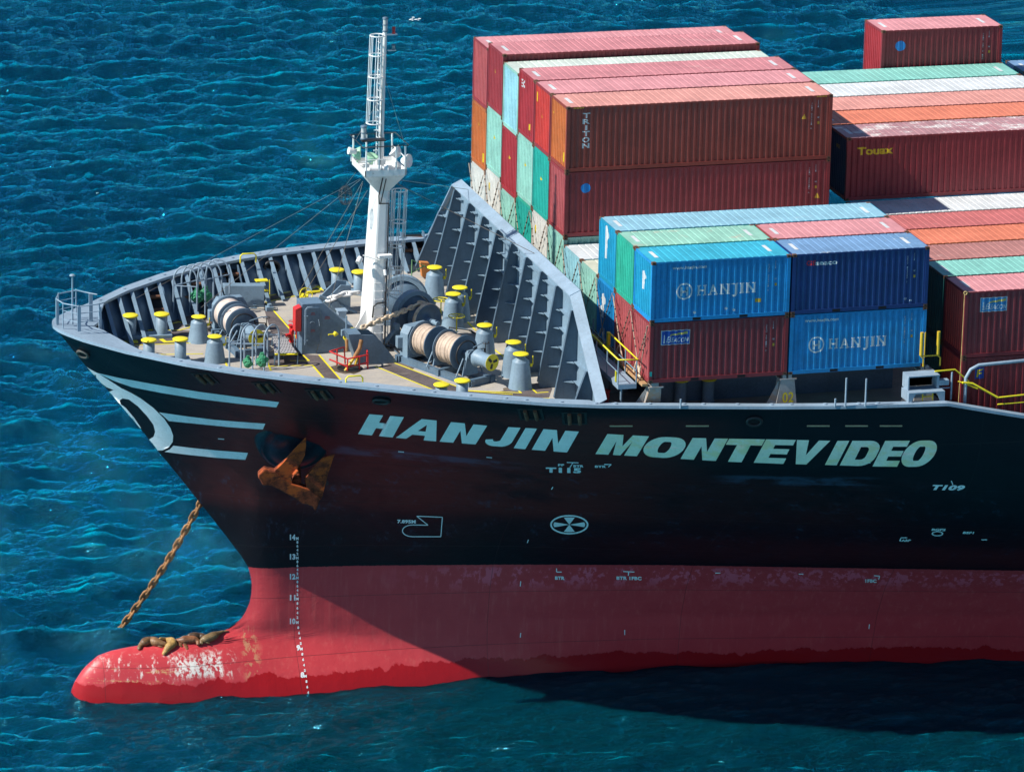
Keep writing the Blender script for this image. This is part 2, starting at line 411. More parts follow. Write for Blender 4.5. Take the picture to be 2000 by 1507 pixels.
    ro = t.nodes.new('ShaderNodeMapRange'); t.links.new(wet, ro.inputs[0]); ro.inputs[3].default_value = .42; ro.inputs[4].default_value = .25
    t.links.new(ro.outputs[0], b.inputs['Roughness'])
    fr_ = mth(t, 'MULTIPLY', mth(t, 'PINGPONG', X, .40), mth(t, 'MULTIPLY', ramp(t, n_mid, .35, .65), .5))
    h = mth(t, 'ADD', mth(t, 'ADD', mth(t, 'MULTIPLY', n_big, 1.0), mth(t, 'MULTIPLY', n_mid, .35)), mth(t, 'ADD', mth(t, 'MULTIPLY', s1, -.25), fr_))
    bp = t.nodes.new('ShaderNodeBump'); bp.inputs['Strength'].default_value = .25; bp.inputs['Distance'].default_value = .12
    t.links.new(h, bp.inputs['Height']); t.links.new(bp.outputs[0], b.inputs['Normal'])
    return m
HULL = hull_mat()
mb = MB()
NS = 150
def hrow(z_of, xs0):
    pts = []
    for i in range(NS):
        s = (i/(NS-1))**1.9; x = xs0+(60-xs0)*s; z = z_of(x); pts.append((x, hb(x, z), z))
    pts[0] = (pts[0][0], 0.0, pts[0][2])
    return pts
rows = []
for z in [-20.5,-19.8,-19,-18.3,-17.7,-17.3,-17,-16.7,-16.45,-16.2,-15.95,-15.7,-15.5,-15.3,-15.15,-15.05,-14.98,-14.92,-14.86,-14.8,-14.72,-14.6,-14.45,-14.25,-14.0,-13.7,-13.3,-12.9,-12.5,-12.1]:
    rows.append(hrow(lambda x, z=z: z, ip(z, PZ, PX)))
for k in range(41):
    tau = k/40
    x = -18.0
    for _ in range(60):
        zz_ = -11.66+tau*(zt(x)+11.66); x = .5*x+.5*ip(zz_, SZ[::-1], SX[::-1])
    rows.append(hrow(lambda x, tau=tau: -11.66+tau*(zt(x)+11.66), x))
for sgn in (-1, 1):
    mb.grid(lambda i, j: (rows[i][j][0], CY+sgn*rows[i][j][1], rows[i][j][2]), len(rows), NS)
mb.prism([(60, CY-16, -20), (60, CY+16, -20), (60, CY+16, -3), (60, CY-16, -3)], (.3, 0, 0))
hull = part('hull', mb, HULL, label='flared black hull with red underwater paint and round bulb at the bow')
hull.data.polygons.foreach_set('use_smooth', [True]*len(hull.data.polygons))

# ---------------------------------------------------------------- rim, inner bulwark, decks
ZD = -1.9
mb = MB(); xs = [-22.4, -22.36, -22.3, -22.2, -22.05] + list(np.arange(-21.8, 12.3, .3)) + [12.45, 13.4, 14.6, 16, 18, 20, 22, 30, 45, 60]
def rimw(x):
    T = ip(x, TX, TH)+.05; inner = max(0, T-(.72 if x < -2.2 else .42))
    q = min(max((x+20.75)/1.5, 0), 1); q = q*q*(3-2*q)
    return T, inner*q
for sgn in (-1, 1):
    prof = []
    for x in xs:
        T, I = rimw(x); z = zt(x)
        prof.append([(x, CY+sgn*T, z-.10), (x, CY+sgn*T, z+.03), (x, CY+sgn*I, z+.03), (x, CY+sgn*I, z-.09)])
    mb.grid(lambda i, j: prof[i][j], len(xs), 4, False)
for sgn in (-1, 1):     # small lugs on the rim
    for i in range(26):
        x = -19.5+i*1.21+(i % 3)*.2; T = ip(x, TX, TH)
        mb.cyl((x, CY+sgn*(T-.22), zt(x)+.03), (0, 0, 1), .09, .035, 10)
rim = part('gunwale_rim', mb, RIM)
xs2 = list(np.arange(-20.9, 13.2, .4))
mb = MB()
for sgn in (-1, 1):
    def lining(i, j):
        x = xs2[i]; z1 = zt(x)-.03; z = z1+(ZD-z1)*j/5; return (x, CY+sgn*max(0, hb(x, z)-.07), z)
    mb.grid(lining, len(xs2), 6)
part('bulwark_lining', mb, GREYD)
mb = MB(); xd = [-20.95]+list(np.arange(-20.6, 13.6, .4))
mb.grid(lambda i, j: (xd[i], CY+(hb(xd[i], ZD)-.03)*(j/6-1), ZD) if j <= 6 else (xd[i], CY+(hb(xd[i], ZD)-.03)*(j/6-1), ZD), len(xd), 13, False)
part('foredeck', mb, DECK)
mb = MB()
mb.grid(lambda i, j: (13.4+i*1.55, CY+(hb(13.4+i*1.55, -3.35)-.12)*(j/3-1), -3.35), 30, 7, False)
h_ = hb(13.4, -3.35)-.12; mb.add([(13.4, CY-h_, ZD), (13.4, CY+h_, ZD), (13.4, CY+h_, -3.35), (13.4, CY-h_, -3.35)], [(0, 1, 2, 3)])
part('main_deck', mb, GREYD)
# brackets of the bulwark
def bracket(x, sgn, foot=1.3):
    z1 = zt(x)-.10; T, I = rimw(x)
    ys = [hb(x, z1+(ZD-z1)*k/4)-.075 for k in range(5)]
    yin = I if I > .3 else ys[0]-.3
    pts = [(x, CY+sgn*(yin-.0), z1)]+[(x, CY+sgn*ys[k], z1+(ZD-z1)*k/4) for k in range(5)]+[(x, CY+sgn*max(.1, ys[4]-foot), ZD), (x, CY+sgn*max(.1, ys[4]-foot+.02), ZD+.10)]
    m_ = MB(); m_.prism(pts, (.035, 0, 0))
    a, b_ = Vector(pts[0]), Vector(pts[-1])
    m_.prism([a+Vector((-.07, 0, 0)), a+Vector((.10, 0, 0)), b_+Vector((.10, 0, 0)), b_+Vector((-.07, 0, 0))], (0, -sgn*.025, .01))
    return m_
k = 0
for i in range(24):
    x = -20.0+i*.74
    for sgn in (1, -1):
        if x < -18.4 and sgn < 0 and i % 2: continue
        if sgn < 0 and i % 2: continue
        part('bulwark_bracket', bracket(x, sgn), GREY, org=(x, CY+sgn*8, ZD))
# walkways, yellow lines
def R1(a, b): return (80+a/3.333, 440+b/3.333)
def R2(a, b): return (400+a/3.333, 480+b/3.333)
def R3(a, b): return (740+a/3.277, 340+b/3.277)
def dk(pts, z=ZD): return [atz(a, b, z) for a, b in pts]
walks = [[R2(*p) for p in ((560,700),(745,712),(905,895),(830,925),(775,868),(700,778),(430,784),(330,760),(320,730))],
 [R2(*p) for p in ((1130,785),(1240,765),(1530,870),(1700,940),(2000,962),(2000,1040),(1800,1030),(1530,955))],
 [R1(*p) for p in ((410,745),(620,665),(760,620),(960,590),(1120,555),(1140,610),(960,640),(880,680),(1050,690),(1050,760),(700,775),(500,785))],
 [R2(*p) for p in ((385,335),(620,293),(800,262),(1030,282),(1200,300),(1200,330),(1030,318),(800,300),(640,322),(398,362))],
 [R2(*p) for p in ((380,390),(400,362),(610,590),(640,715),(590,720),(430,560))],
 [R3(*p) for p in ((770,1395),(900,1360),(1040,1330),(1110,1370),(1080,1450),(960,1440))]]
mb = MB()
for W in walks:
    vs, fs = fill2d([[(p.x, p.y) for p in dk(W)]]); mb.add([(v[0], v[1], ZD+.005) for v in vs], fs)
part('walkway', mb, WALK, label='dark non-slip walkway painted on the foredeck')
lines = [[R2(*p) for p in ((745,712),(905,895))], [R2(*p) for p in ((430,784),(700,778),(782,870))], [R2(*p) for p in ((560,748),(678,748),(640,713))],
 [R2(*p) for p in ((1110,785),(1530,955))], [R2(*p) for p in ((1240,765),(1520,872),(1720,945),(2000,968))],
 [R2(*p) for p in ((385,330),(620,290),(700,282),(780,245))], [R2(*p) for p in ((398,366),(600,325),(640,324))], [R2(*p) for p in ((398,366),(570,560),(610,620))],
 [R2(*p) for p in ((150,800),(130,745))], [R2(*p) for p in ((430,810),(400,745))],
 [R1(*p) for p in ((410,745),(600,665),(760,625))], [R1(*p) for p in ((700,685),(900,628),(980,662),(900,684),(710,684))],
 [R1(*p) for p in ((500,785),(1050,764))], [R1(*p) for p in ((740,842),(1050,836))], [R1(*p) for p in ((820,600),(960,570),(1110,545))],
 [R3(*p) for p in ((570,1385),(910,1400),(880,1375))], [R3(*p) for p in ((975,1370),(1010,1400),(1080,1395))], [R3(*p) for p in ((1020,1470),(1045,1435),(1090,1435))],
 [R3(*p) for p in ((735,1120),(800,1170))], [R3(*p) for p in ((540,920),(620,1000))], [R3(*p) for p in ((830,1436),(940,1440))]]
def strip(mb_, pts, wd, z):
    for a, b in zip(pts, pts[1:]):
        d = (b-a); d.z = 0; n_ = Vector((-d.y, d.x, 0)).normalized()*wd/2; e = d.normalized()*wd*.4
        mb_.add([(*(a-n_-e).xy, z), (*(b-n_+e).xy, z), (*(b+n_+e).xy, z), (*(a+n_-e).xy, z)], [(0, 1, 2, 3)])
        z += .002
for L in lines:
    mb = MB(); strip(mb, dk(L), .085, ZD+.010); part('deck_line', mb, YEL, org=mb.v[0])
for L in ([R1(*p) for p in ((465,722),(485,708),(520,702))], [R1(*p) for p in ((468,722),(500,748),(560,762),(618,764),(612,752))], [R1(*p) for p in ((785,744),(810,760),(860,757))],
          [R2(*p) for p in ((735,265),(760,285),(800,297),(840,295))]):
    mb = MB(); strip(mb, dk(L), .2, ZD+.014); part('deck_marking', mb, YEL, org=mb.v[0])
# ---------------------------------------------------------------- breakwater across the foredeck
def bw_z(y):
    h = abs(y-CY); return 2.7 if h < 9.3 else 2.7-(h-9.3)*(3.55/4.1)
XB = -1.9
mb = MB(); ys = list(np.linspace(CY-13.4, CY+13.4, 60))
def bwp(x, i, j):
    z = ZD+(bw_z(ys[i])-ZD)*j/5; h = ys[i]-CY; m_ = hb(XB, min(z, -.9))-.12; return (x, CY+max(-m_, min(m_, h)), z)
for xx in (XB, XB+.03): mb.grid(lambda i, j: bwp(xx, i, j), len(ys), 6, False)
bw = part('breakwater', mb, GREY, org=(XB, CY, ZD), label='tall grey breakwater wall with ribs between mast and boxes')
mb = MB()   # cap
cp = [(CY-13.45, -.92), (CY-9.35, 2.62), (CY+9.35, 2.62), (CY+13.45, -.92)]
for (y0, z0), (y1, z1) in zip(cp, cp[1:]):
    n_ = Vector((0, -(z1-z0), (y1-y0))).normalized()
    for x0, x1, q in ((-2.05, -1.70, 0),):
        A = Vector((x0-.1, y0, z0)); B = Vector((x0-.1, y1, z1)); C_ = Vector((x1, y1, z1+.22)); D = Vector((x1, y0, z0+.22))
        mb.prism([A, B, C_, D], n_*.06)
part('cap_plate', mb, RIM, bw, org=(XB, CY, ZD))
RIB_SHADE = paint('rib_grey_shaded', (.085, .135, .19), .45, .12, .4)  # breakwater grey darkened for the ribs: shade put into their colour
wy = [CY+q for q in (-12.1, -9.8, -7.5, -5.2, -2.9, -.6, 1.7, 4.0, 6.3, 8.7, 11.2)]
for i, y in enumerate(wy):
    ztop = bw_z(y)-.12; dp = 1.15+.25*(y-CY)/13; xb = XB-dp; xt = XB-.30
    mb = MB(); mb.prism([(XB, y, ZD), (XB, y, ztop), (xt, y, ztop), (xb, y, ZD+.3), (xb+.10, y, ZD)], (0, .03, 0))
    mb.prism([(xt, y-.07, ztop), (xt, y+.08, ztop), (xb, y+.08, ZD+.3), (xb, y-.07, ZD+.3)], (-.03, 0, -.01))
    part('rib', mb, RIB_SHADE, bw, org=(XB, y, ZD))
for i in range(len(wy)-1):
    ya, yb = wy[i], wy[i+1]
    for k, z in enumerate((-.95, -.1, .75, 1.55, 2.2)):
        if z > min(bw_z(ya), bw_z(yb))-.15: continue
        mb = MB()
        if ya < CY+1: mb.box((XB-.16, ya+.035, z), (XB-.002, yb-.005, z+.025))
        else: mb.box((XB-.16, yb-.5, z), (XB-.002, yb-.005, z+.025))
        
        dd = .27+(1.0-.27)*(2.6-z)/4.5; mb.prism([(XB-.205, yb-.008, z), (XB-dd*.75, yb-.008, z), (XB-.205, yb-.30, z)], (0, 0, .025))
        part('stiffener', mb, GREY, bw, org=(XB, ya, z))
# ================================================================== PAINTED MARKINGS ON THE HULL
_oc = {}
def oh(a, b):
    k = (round(a, 2), round(b, 2))
    if k not in _oc: _oc[k] = onhull(a, b)
    return _oc[k]
def hullmesh(vs, fs, fn=None, off=.013):
    out = []
    for v in vs:
        a, b = fn(v[0], v[1]) if fn else (v[0], v[1])
        p = oh(a, b); out.append(p+hnorm(p)*off)
    return out, fs
def hullpart(name, polys, mat, label=None, cut=11, off=.013):
    mb = MB()
    for loops in polys:
        vs, fs = fill2d([[(x, -y) for x, y in L] for L in loops], cut, cut)
        v2, fs = hullmesh([(v[0], -v[1]) for v in vs], fs, None, off); mb.add(v2, fs, True)
    return part(name, mb, mat, org=mb.v[0], label=label)
def H1(*p): return [(90+a/3.3333, 640+b/3.3333) for a, b in p]
eye = H1((407,415),(440,470),(490,540),(540,600),(588,655),(620,652),(575,585),(520,520),(482,492),(478,470),(500,458),(540,465),(600,510),(660,575),(700,630),(711,675),(700,708),(660,728),(665,737),(700,780),(725,797),(760,795),(800,775),(825,740),(828,700),(810,650),(770,590),(700,520),(620,460),(560,425),(500,395),(440,403))
blade = H1((257,252),(330,290),(420,345),(498,396),(438,402),(395,385),(330,335))
stripe1 = H1((325,290),(480,325),(700,365),(1000,415),(1300,455),(1517,482),(1500,516),(1250,492),(1000,462),(750,422),(560,385),(450,347))
stripe2 = H1((735,548),(900,572),(1100,597),(1300,613),(1428,622),(1412,660),(1200,645),(1000,625),(800,605),(762,570))
stripe3 = H1((830,765),(950,780),(1100,795),(1315,812),(1298,857),(1100,843),(900,822),(772,805),(805,790))
hullpart('painted_emblem', [[eye], [blade]], WPAINT, 'white eye-shaped ring with a blade painted on the stem')
for L in (stripe1, stripe2, stripe3): hullpart('painted_stripe', [[L]], WPAINT)
# ship's name: outline letters in a unit box (x 0..1, y 0..1), slanted when mapped
def arc(cx, cy, rx, ry, a0, a1, n=10):
    return [(cx+rx*math.cos(math.radians(a0+(a1-a0)*i/n)), cy+ry*math.sin(math.radians(a0+(a1-a0)*i/n))) for i in range(n+1)]
def G(ch, s):      # s = stroke as a share of the letter's width
    h = .27
    if ch == 'H': return [[(0,0),(s,0),(s,.36),(1-s,.36),(1-s,0),(1,0),(1,1),(1-s,1),(1-s,.63),(s,.63),(s,1),(0,1)]]
    if ch == 'A': return [[(0,0),(.26,0),(.35,.22),(.66,.22),(.69,0),(1,0),(.73,1),(.36,1)], [(.43,.42),(.62,.42),(.56,.74)]]
    if ch == 'N': return [[(0,0),(s,0),(s,.62),(1-s,0),(1,0),(1,1),(1-s,1),(1-s,.38),(s,1),(0,1)]]
    if ch == 'J': return [arc(.40,.30,.40,.30,180,270,6)+arc(.62,.30,.38,.30,270,360,6)[1:]+[(1,1),(1-s,1),(1-s,.34)]+arc(1-s-.16,.34,.16,.10,0,-90,4)[1:]+arc(.36,.34,.10,.10,270,180,3)]
    if ch == 'I': return [[(0,0),(1,0),(1,1),(0,1)]]
    if ch == 'M': return [[(0,0),(s,0),(s,.68),(.42,0),(.60,0),(1-s,.68),(1-s,0),(1,0),(1,1),(1-s*1.25,1),(.52,.45),(s*1.25,1),(0,1)]]
    if ch == 'O': return [arc(.38,.5,.38,.5,180,90,7)+arc(.62,.5,.38,.5,90,0,7)+arc(.62,.5,.38,.5,0,-90,7)[1:]+arc(.38,.5,.38,.5,270,180,7)[:-1],
                          arc(.44,.5,.44-s,.27,180,90,6)+arc(.56,.5,.44-s,.27,90,0,6)+arc(.56,.5,.44-s,.27,0,-90,6)[1:]+arc(.44,.5,.44-s,.27,270,180,6)[:-1]]
    if ch == 'T': a = (1-s)/2; return [[(a,0),(a+s,0),(a+s,1-h),(1,1-h),(1,1),(0,1),(0,1-h),(a,1-h)]]
    if ch == 'E': return [[(0,0),(1,0),(1,.23),(s,.23),(s,.39),(.95,.39),(.95,.61),(s,.61),(s,.77),(1,.77),(1,1),(0,1)]]
    if ch == 'V': return [[(.34,0),(.66,0),(1,1),(.66,1),(.50,.38),(.36,1),(0,1)]]
    if ch == 'D': return [[(0,0),(.58,0)]+arc(.58,.38,.42,.38,-90,0,6)[1:]+arc(.58,.62,.42,.38,0,90,6)+[(0,1)],
                          [(s,.25),(.55,.25)]+arc(.55,.40,.45-s*.85,.15,-90,0,4)[1:]+arc(.55,.60,.45-s*.85,.15,0,90,4)+[(s,.75)]]
BLX = [699,767,851,930,1022,1107,1163,1244,1325,1424,1530,1611,1704,1776,1813]; BLY = [846.6,853.5,861,867,876,882.6,885.6,890,895,900.8,905,907,910,910.8,910]
TPX = [722,789,825,884,962,1045,1131,1185,1265,1330,1428,1540,1620,1680,1772,1812]; TPY = [808,813.6,817.5,823.5,831.5,836,842,846.6,851,854,856,858,860,860,860,859.5]
def namemap(x, y):   # x photo column at the letter's foot, y 0..1
    xt = x+22+ (x-700)*.003; vb = ip(x, BLX, BLY); vt = ip(xt, TPX, TPY)
    return x+(xt-x)*y, vb+(vt-vb)*y
NAMEW = paint('name_paint', (.95, .95, .90), .6, .05, .2, rustc=(.75, .62, .25), streak=.5)
NAMEC = paint('name_paint_cream', (.90, .90, .72), .6, .08, .5, rustc=(.75, .60, .20), wear=((.85, .78, .40), .7, .50), streak=.6)
mb = MB()
for ch, a, b, s in (('H',699.5,767,.40),('A',773,852,.34),('N',858.5,929,.38),('J',942,994,.46),('I',1003.5,1026,1),('N',1038.5,1107.5,.38),
                 ('M',1163,1244,.31),('O',1247,1325,.36),('N',1329,1398,.38),('T',1400,1470,.38),('E',1472,1530,.40),('V',1532,1597,.36),('I',1611,1634,1),('D',1640,1701,.38),('E',1704,1752,.44),('O',1751,1814,.36)):
    gl = G(ch, s if ch != 'I' else 1)
    vs, fs = fill2d([[(a+(b-a)*x, y*50) for x, y in L] for L in gl], 10, 12.5)
    v2, fs = hullmesh(vs, fs, lambda x, y: namemap(x, y/50)); mb = MB(); mb.add(v2, fs, True)
    part('name_letter', mb, NAMEW if b < 1120 else NAMEC, org=mb.v[0], label='big slanted white letter %s of the ship name' % ch)
def htext(body, u, v, hpx, wpx=None, shear=0, slope=0.0, bold=.055, mbx=None):
    vs, fs = text2d(body, 1.0, bold, 1.08, shear, width=wpx)
    k = hpx/.72; kx = 1 if wpx else k*1.25
    own = mbx is None; M = MB() if own else mbx
    v2, fs = hullmesh(vs, fs, lambda x, y: (u+x*kx, v-y*k+slope*x*kx)); M.add(v2, fs)
    return M
dv = {14: 1053, 13: 1091, 12: 1130, 11: 1171, 10: 1217, 9: 1269, 8: 1322}
for n_, v in dv.items():
    u = 566+(0 if n_ > 9 else (10-n_)*8); dm = MB()
    htext(str(n_), u+(0 if n_ > 9 else 5), v, 10, 11 if n_ > 9 else 7, mbx=dm); htext('M', u+12, v, 5, 5, mbx=dm)
    if n_ in (9, 8, 10, 11, 12, 13, 14):
        nx = dv.get(n_-1, v+54); nu = 566+(0 if n_-1 > 9 else (11-n_)*8)
        for q, sm in enumerate('8642'):
            if n_ == 8 and q == 3: break
            tt = (q+1)/5; htext(sm, (u+(nu-u)*tt)+13, v+(nx-v)*tt-.5, 4.8, 3.6, mbx=dm)
    part('draught_mark', dm, WPAINT, org=dm.v[0], label='white draught number %d M with its fifths below' % n_)
for body, u, v, h_, w_, sh in (('T115', 1066, 921, 9, 69, .0), ('T109', 1821, 955, 9, 64, .3), ('7.895M', 776, 1020, 6, 36, 0), ('BTR', 1084, 1130.5, 6, 19, 0),
    ('BTR 1FBC', 1204, 1130.5, 6, 49, 0), ('1FBC', 1690, 1136, 6, 22, 0), ('FF', 1090, 909, 4, 12, 0), ('BTR', 1120, 911, 4, 20, 0), ('BTR', 1162, 912, 4, 22, 0),
    ('BGF2', 1819, 1035, 4, 28, .2), ('BSF1', 1880, 1041, 4, 23, .2), ('1ABP', 1757, 1056, 4, 22, .2)):
    mk = MB(); htext(body, u, v, h_, w_, sh, .02, mbx=mk); part('small_lettering', mk, WPAINT, org=mk.v[0])
sg = MB()
def lineh(pts, wd):
    global sg
    sg = MB()
    for (a, b), (c, d) in zip(pts, pts[1:]):
        L = math.hypot(c-a, d-b); nx, ny = -(d-b)/L*wd/2, (c-a)/L*wd/2
        n = max(1, int(L/12))
        for i in range(n):
            p0 = (a+(c-a)*i/n, b+(d-b)*i/n); p1 = (a+(c-a)*(i+1)/n, b+(d-b)*(i+1)/n)
            q = [oh(p0[0]-nx, p0[1]-ny), oh(p1[0]-nx, p1[1]-ny), oh(p1[0]+nx, p1[1]+ny), oh(p0[0]+nx, p0[1]+ny)]
            sg.add([p+hnorm(p)*.013 for p in q], [(0, 1, 2, 3)])
    part('hull_symbol', sg, WPAINT, org=sg.v[0])
lineh([(814,1007),(864,1009),(861,1047),(806,1047)]+[(806-20*math.sin(math.radians(t_)), 1035.5+11.5*math.cos(math.radians(t_))) for t_ in range(15, 181, 15)]+[(836,1024.5),(814,1007)], 1.7)
for L in (((1107,902),(1130,903)), ((1119,903),(1113,912)), ((1180,906),(1194,906),(1188,911)), ((1087,1109),(1087,1116),(1097,1116)), ((1217,1115),(1239,1116)), ((1228,1116),(1227,1123)),
          ((1707,1123),(1718,1124),(1716,1131)), ((1017,1134),(1016,1144)), ((1017,1235),(1016,1244)), ((1220,1229),(1220,1239)), ((1698,1218),(1697,1227)), ((1560,1120),(1569,1120)),
          ((1397,1118),(1407,1118)), ((778,881),(789,882)), ((950,892),(961,893)), ((1080,950),(1077,955)), ((1032,1053),(1030,1059)), ((426,856),(438,857)), ((1858,938),(1861,946)), ((1757,1055),(1760,1049),(1772,1049)), ((1917,1053),(1928,1053)), ((1697,903),(1700,903))):
    lineh(L, 1.8)
cx_, cy_ = 1112, 1023.5
def ell(rx, ry, n=28): return [(cx_+rx*math.cos(2*PI*i/n), cy_+ry*math.sin(2*PI*i/n)) for i in range(n)]
sg = MB()
for loops in ([ell(37.5, 19), ell(34, 16)],):
    vs, fs = fill2d([[(x, -y) for x, y in L] for L in loops], 12, 12); v2, fs = hullmesh([(v[0], -v[1]) for v in vs], fs); sg.add(v2, fs)
for a in (0, 90, 180, 270):
    pts = [(cx_, cy_)]+[(cx_+31*math.cos(math.radians(a+t_)), cy_+14.5*math.sin(math.radians(a+t_))) for t_ in (-20, -7, 7, 20)]
    vs, fs = fill2d([[(x, -y) for x, y in pts]], 12, 12); v2, fs = hullmesh([(v[0], -v[1]) for v in vs], fs); sg.add(v2, fs)
part('hull_symbol', sg, WPAINT, org=sg.v[0], label='white wheel symbol marking the bow thruster')
sg = MB(); cx_, cy_ = 1831, 1041
vs, fs = fill2d([[(x, -y) for x, y in L] for L in (ell(11.5, 5, 18), ell(8.5, 3.2, 18))]); v2, fs = hullmesh([(v[0], -v[1]) for v in vs], fs); sg.add(v2, fs)
part('hull_symbol', sg, WPAINT, org=sg.v[0])

# ---------------------------------------------------------------- openings in the bulwark
def hull_frame(a, b):
    p = oh(a, b); n_ = hnorm(p); ux = (oh(a+8, b)-oh(a-8, b)); ux = (ux-n_*ux.dot(n_)).normalized(); uz = n_.cross(ux); uz = uz if uz.z > 0 else -uz
    return p, ux, n_, uz
def xf(M, fr):
    p, ux, n_, uz = fr; M.v = [tuple(p+ux*v[0]+n_*v[1]+uz*v[2]) for v in M.v]; return M
for (a, b) in ((401,738),(520,756),(624,769),(1037,808),(1122,816)):
    fr = hull_frame(a, b); M = MB(); W_, H_ = .42, .34
    M.box((-W_-.1, -.02, -H_-.08), (W_+.1, .03, -H_)); M.box((-W_-.1, -.02, H_), (W_+.1, .03, H_+.08)); M.box((-W_-.1, -.02, -H_), (-W_, .031, H_)); M.box((W_, -.02, -H_), (W_+.1, .031, H_))
    M.cur = 1; M.box((-W_, -.02, -H_), (W_, .012, H_))
    ck = part('roller_chock', xf(M, fr), [BLK, DARK], org=fr[0])
    for q in (-.2, .22):
        M = MB(); M.cyl((q, .07, -H_+.02), (0, 0, 1), .085, 2*H_-.04, 12); part('roller', xf(M, fr), CAST, ck, org=fr[0])
def ringchock(a, b, rx, rz, mat, org_label=None):
    fr = hull_frame(a, b); M = MB()
    pts = [(rx*math.cos(2*PI*i/24), .05, rz*math.sin(2*PI*i/24)) for i in range(24)]
    M.tube(pts, .07, 8, closed=True); M.cur = 1; M.prism([(x*.9, 0, z*.9) for x, _, z in pts], (0, .02, 0))
    return part('fairlead', xf(M, fr), [mat, DARK], org=fr[0])
OLDF = plain('worn_fairlead', (.16, .14, .12), .45, .4)
ringchock(745, 782, .36, .2, BLK); ringchock(163, 690, .36, .2, OLDF); ringchock(1473, 822, .30, .20, BLK)
# far-side inner openings with rollers, seen from the deck
for (a, b) in ((296,585),(375,566),(452,552),(820,489)):
    x = atz(a, b, -1.05).x; M = MB()
    def pt(dx, z, o): return (x+dx, CY+hb(x, z)-.10-o, z)
    M.prism([pt(-.5, -1.45, 0), pt(.5, -1.45, 0), pt(.5, -.72, 0), pt(-.5, -.72, 0)], (0, -.03, 0))
    ck = part('roller_chock', M, DARK, org=pt(0, -1, 0))
    for z in (-1.32, -.88):
        M = MB(); M.cyl(pt(-.5, z, .14), (1, 0, 0), .09, 1.0, 12); part('roller', M, CAST, ck, org=pt(0, z, 0))
    for dx in (-.55, .5):
        M = MB(); M.prism([pt(dx, -1.6, .0), pt(dx, -.55, .0), pt(dx, -.55, .28), pt(dx, -1.6, .28)], (.06, 0, 0)); part('frame', M, GREYD, ck, org=pt(0, -1, 0))
x = atz(537, 531, -1.0).x; M = MB(); M.tube([(x+.34*math.cos(2*PI*i/20), CY+hb(x, -1)-.2, -.95+.26*math.sin(2*PI*i/20)) for i in range(20)], .08, 8, closed=True)
M.cur = 1; M.prism([(x+.30*math.cos(2*PI*i/20), CY+hb(x, -1)-.16, -.95+.22*math.sin(2*PI*i/20)) for i in range(20)], (0, .02, 0))
part('fairlead', M, [BLK, DARK], org=(x, CY+hb(x, -1), -1), label='round fairlead in the far bulwark')
# light slots along the side under the edge
for a in (1193,1342,1578,1653,1720):
    fr = hull_frame(a+20, 831); M2 = MB(); M2.box((-.48, -.01, -.03), (.48, .035, .03)); part('half_round_fender', xf(M2, fr), paint('fender_rust', (.42, .33, .20), .7, .2, .6), org=fr[0])
# ---------------------------------------------------------------- anchor in its pocket
P0 = oh(578, 888); n0 = hnorm(P0)
M = MB(); ax = (n0+Vector((0, -.5, .1))).normalized()
M.lathe([(1.86, -1.0), (1.68, .1), (1.54, .5), (1.34, .68), (1.28, .66), (1.05, .80), (.6, .92), (.001, .96)], P0+Vector((-.1, 0, .85)), ax, 40)
PK = paint('pocket_paint', (.007, .016, .032), .3, .5, .5)
part('anchor_pocket', M, PK, org=P0, label='round dark anchor pocket standing out of the flared bow')
yA = P0.y-1.55
def A8(pts, y): return [aty(480+a/7.93, 820+b/7.93, y) for a, b in pts]
M = MB()
M.prism(A8(((195,900),(195,850),(295,765),(350,782),(460,800),(700,985),(850,1030),(1000,1080),(1185,1215),(1130,1260),(1120,1330),(1080,1415),(1040,1350),(960,1310),(880,1300),(760,1210),(520,1080),(400,1020),(265,1015),(225,940)), yA), (.1, .55, 0))
anc = put('anchor', None); anc.location = P0+Vector((0, -1.3, -1.3))
tag(anc, 'rusty stockless anchor stowed flukes up under the round pocket on the bow', 'anchor')
def apart(name, M, mat=RUST):
    o_ = anc.location; M.v = [(v[0]-o_.x, v[1]-o_.y, v[2]-o_.z) for v in M.v]
    return bev(put(name, M.mesh(name, mat), anc), .05, 2)
apart('crown', M)
def taperplate(pts, yf, th0, th1, tip):
    """plate whose thickness thins towards the tip"""
    F = [Vector(p) for p in A8(pts, yf)]; T_ = A8([tip], yf)[0]; mx = max((p-T_).length for p in F)
    Q = [p+Vector((.1, 1, 0))*(th1+(th0-th1)*((p-T_).length/mx)) for p in F]; F = [p+Vector((0, 1, 0))*(.12*(1-(p-T_).length/mx)) for p in F]
    n = len(F); M = MB(); M.add(F+Q, [tuple(range(n))[::-1], tuple(range(n, 2*n))]+[(i, (i+1) % n, n+(i+1) % n, n+i) for i in range(n)]); return M
apart('fluke', taperplate(((440,800),(560,690),(690,550),(820,400),(935,285),(942,420),(920,560),(850,690),(780,800),(700,900),(730,1010),(600,990)), yA+.06, .42, .1, (935,285)))
apart('fluke', taperplate(((930,900),(1000,810),(1100,700),(1200,600),(1385,540),(1350,640),(1280,850),(1180,1210),(1000,1085),(940,1040)), yA+.02, .42, .1, (1385,540)))
M = MB(); a_, b_ = A8([(790,960)], yA+.3)[0], P0+Vector((.1, .6, .3)); M.tube([a_, b_], .2, 8); M.prism(A8(((730,860),(800,775),(835,800),(760,880)), yA-.1), (0, .4, 0))
apart('shank', M)
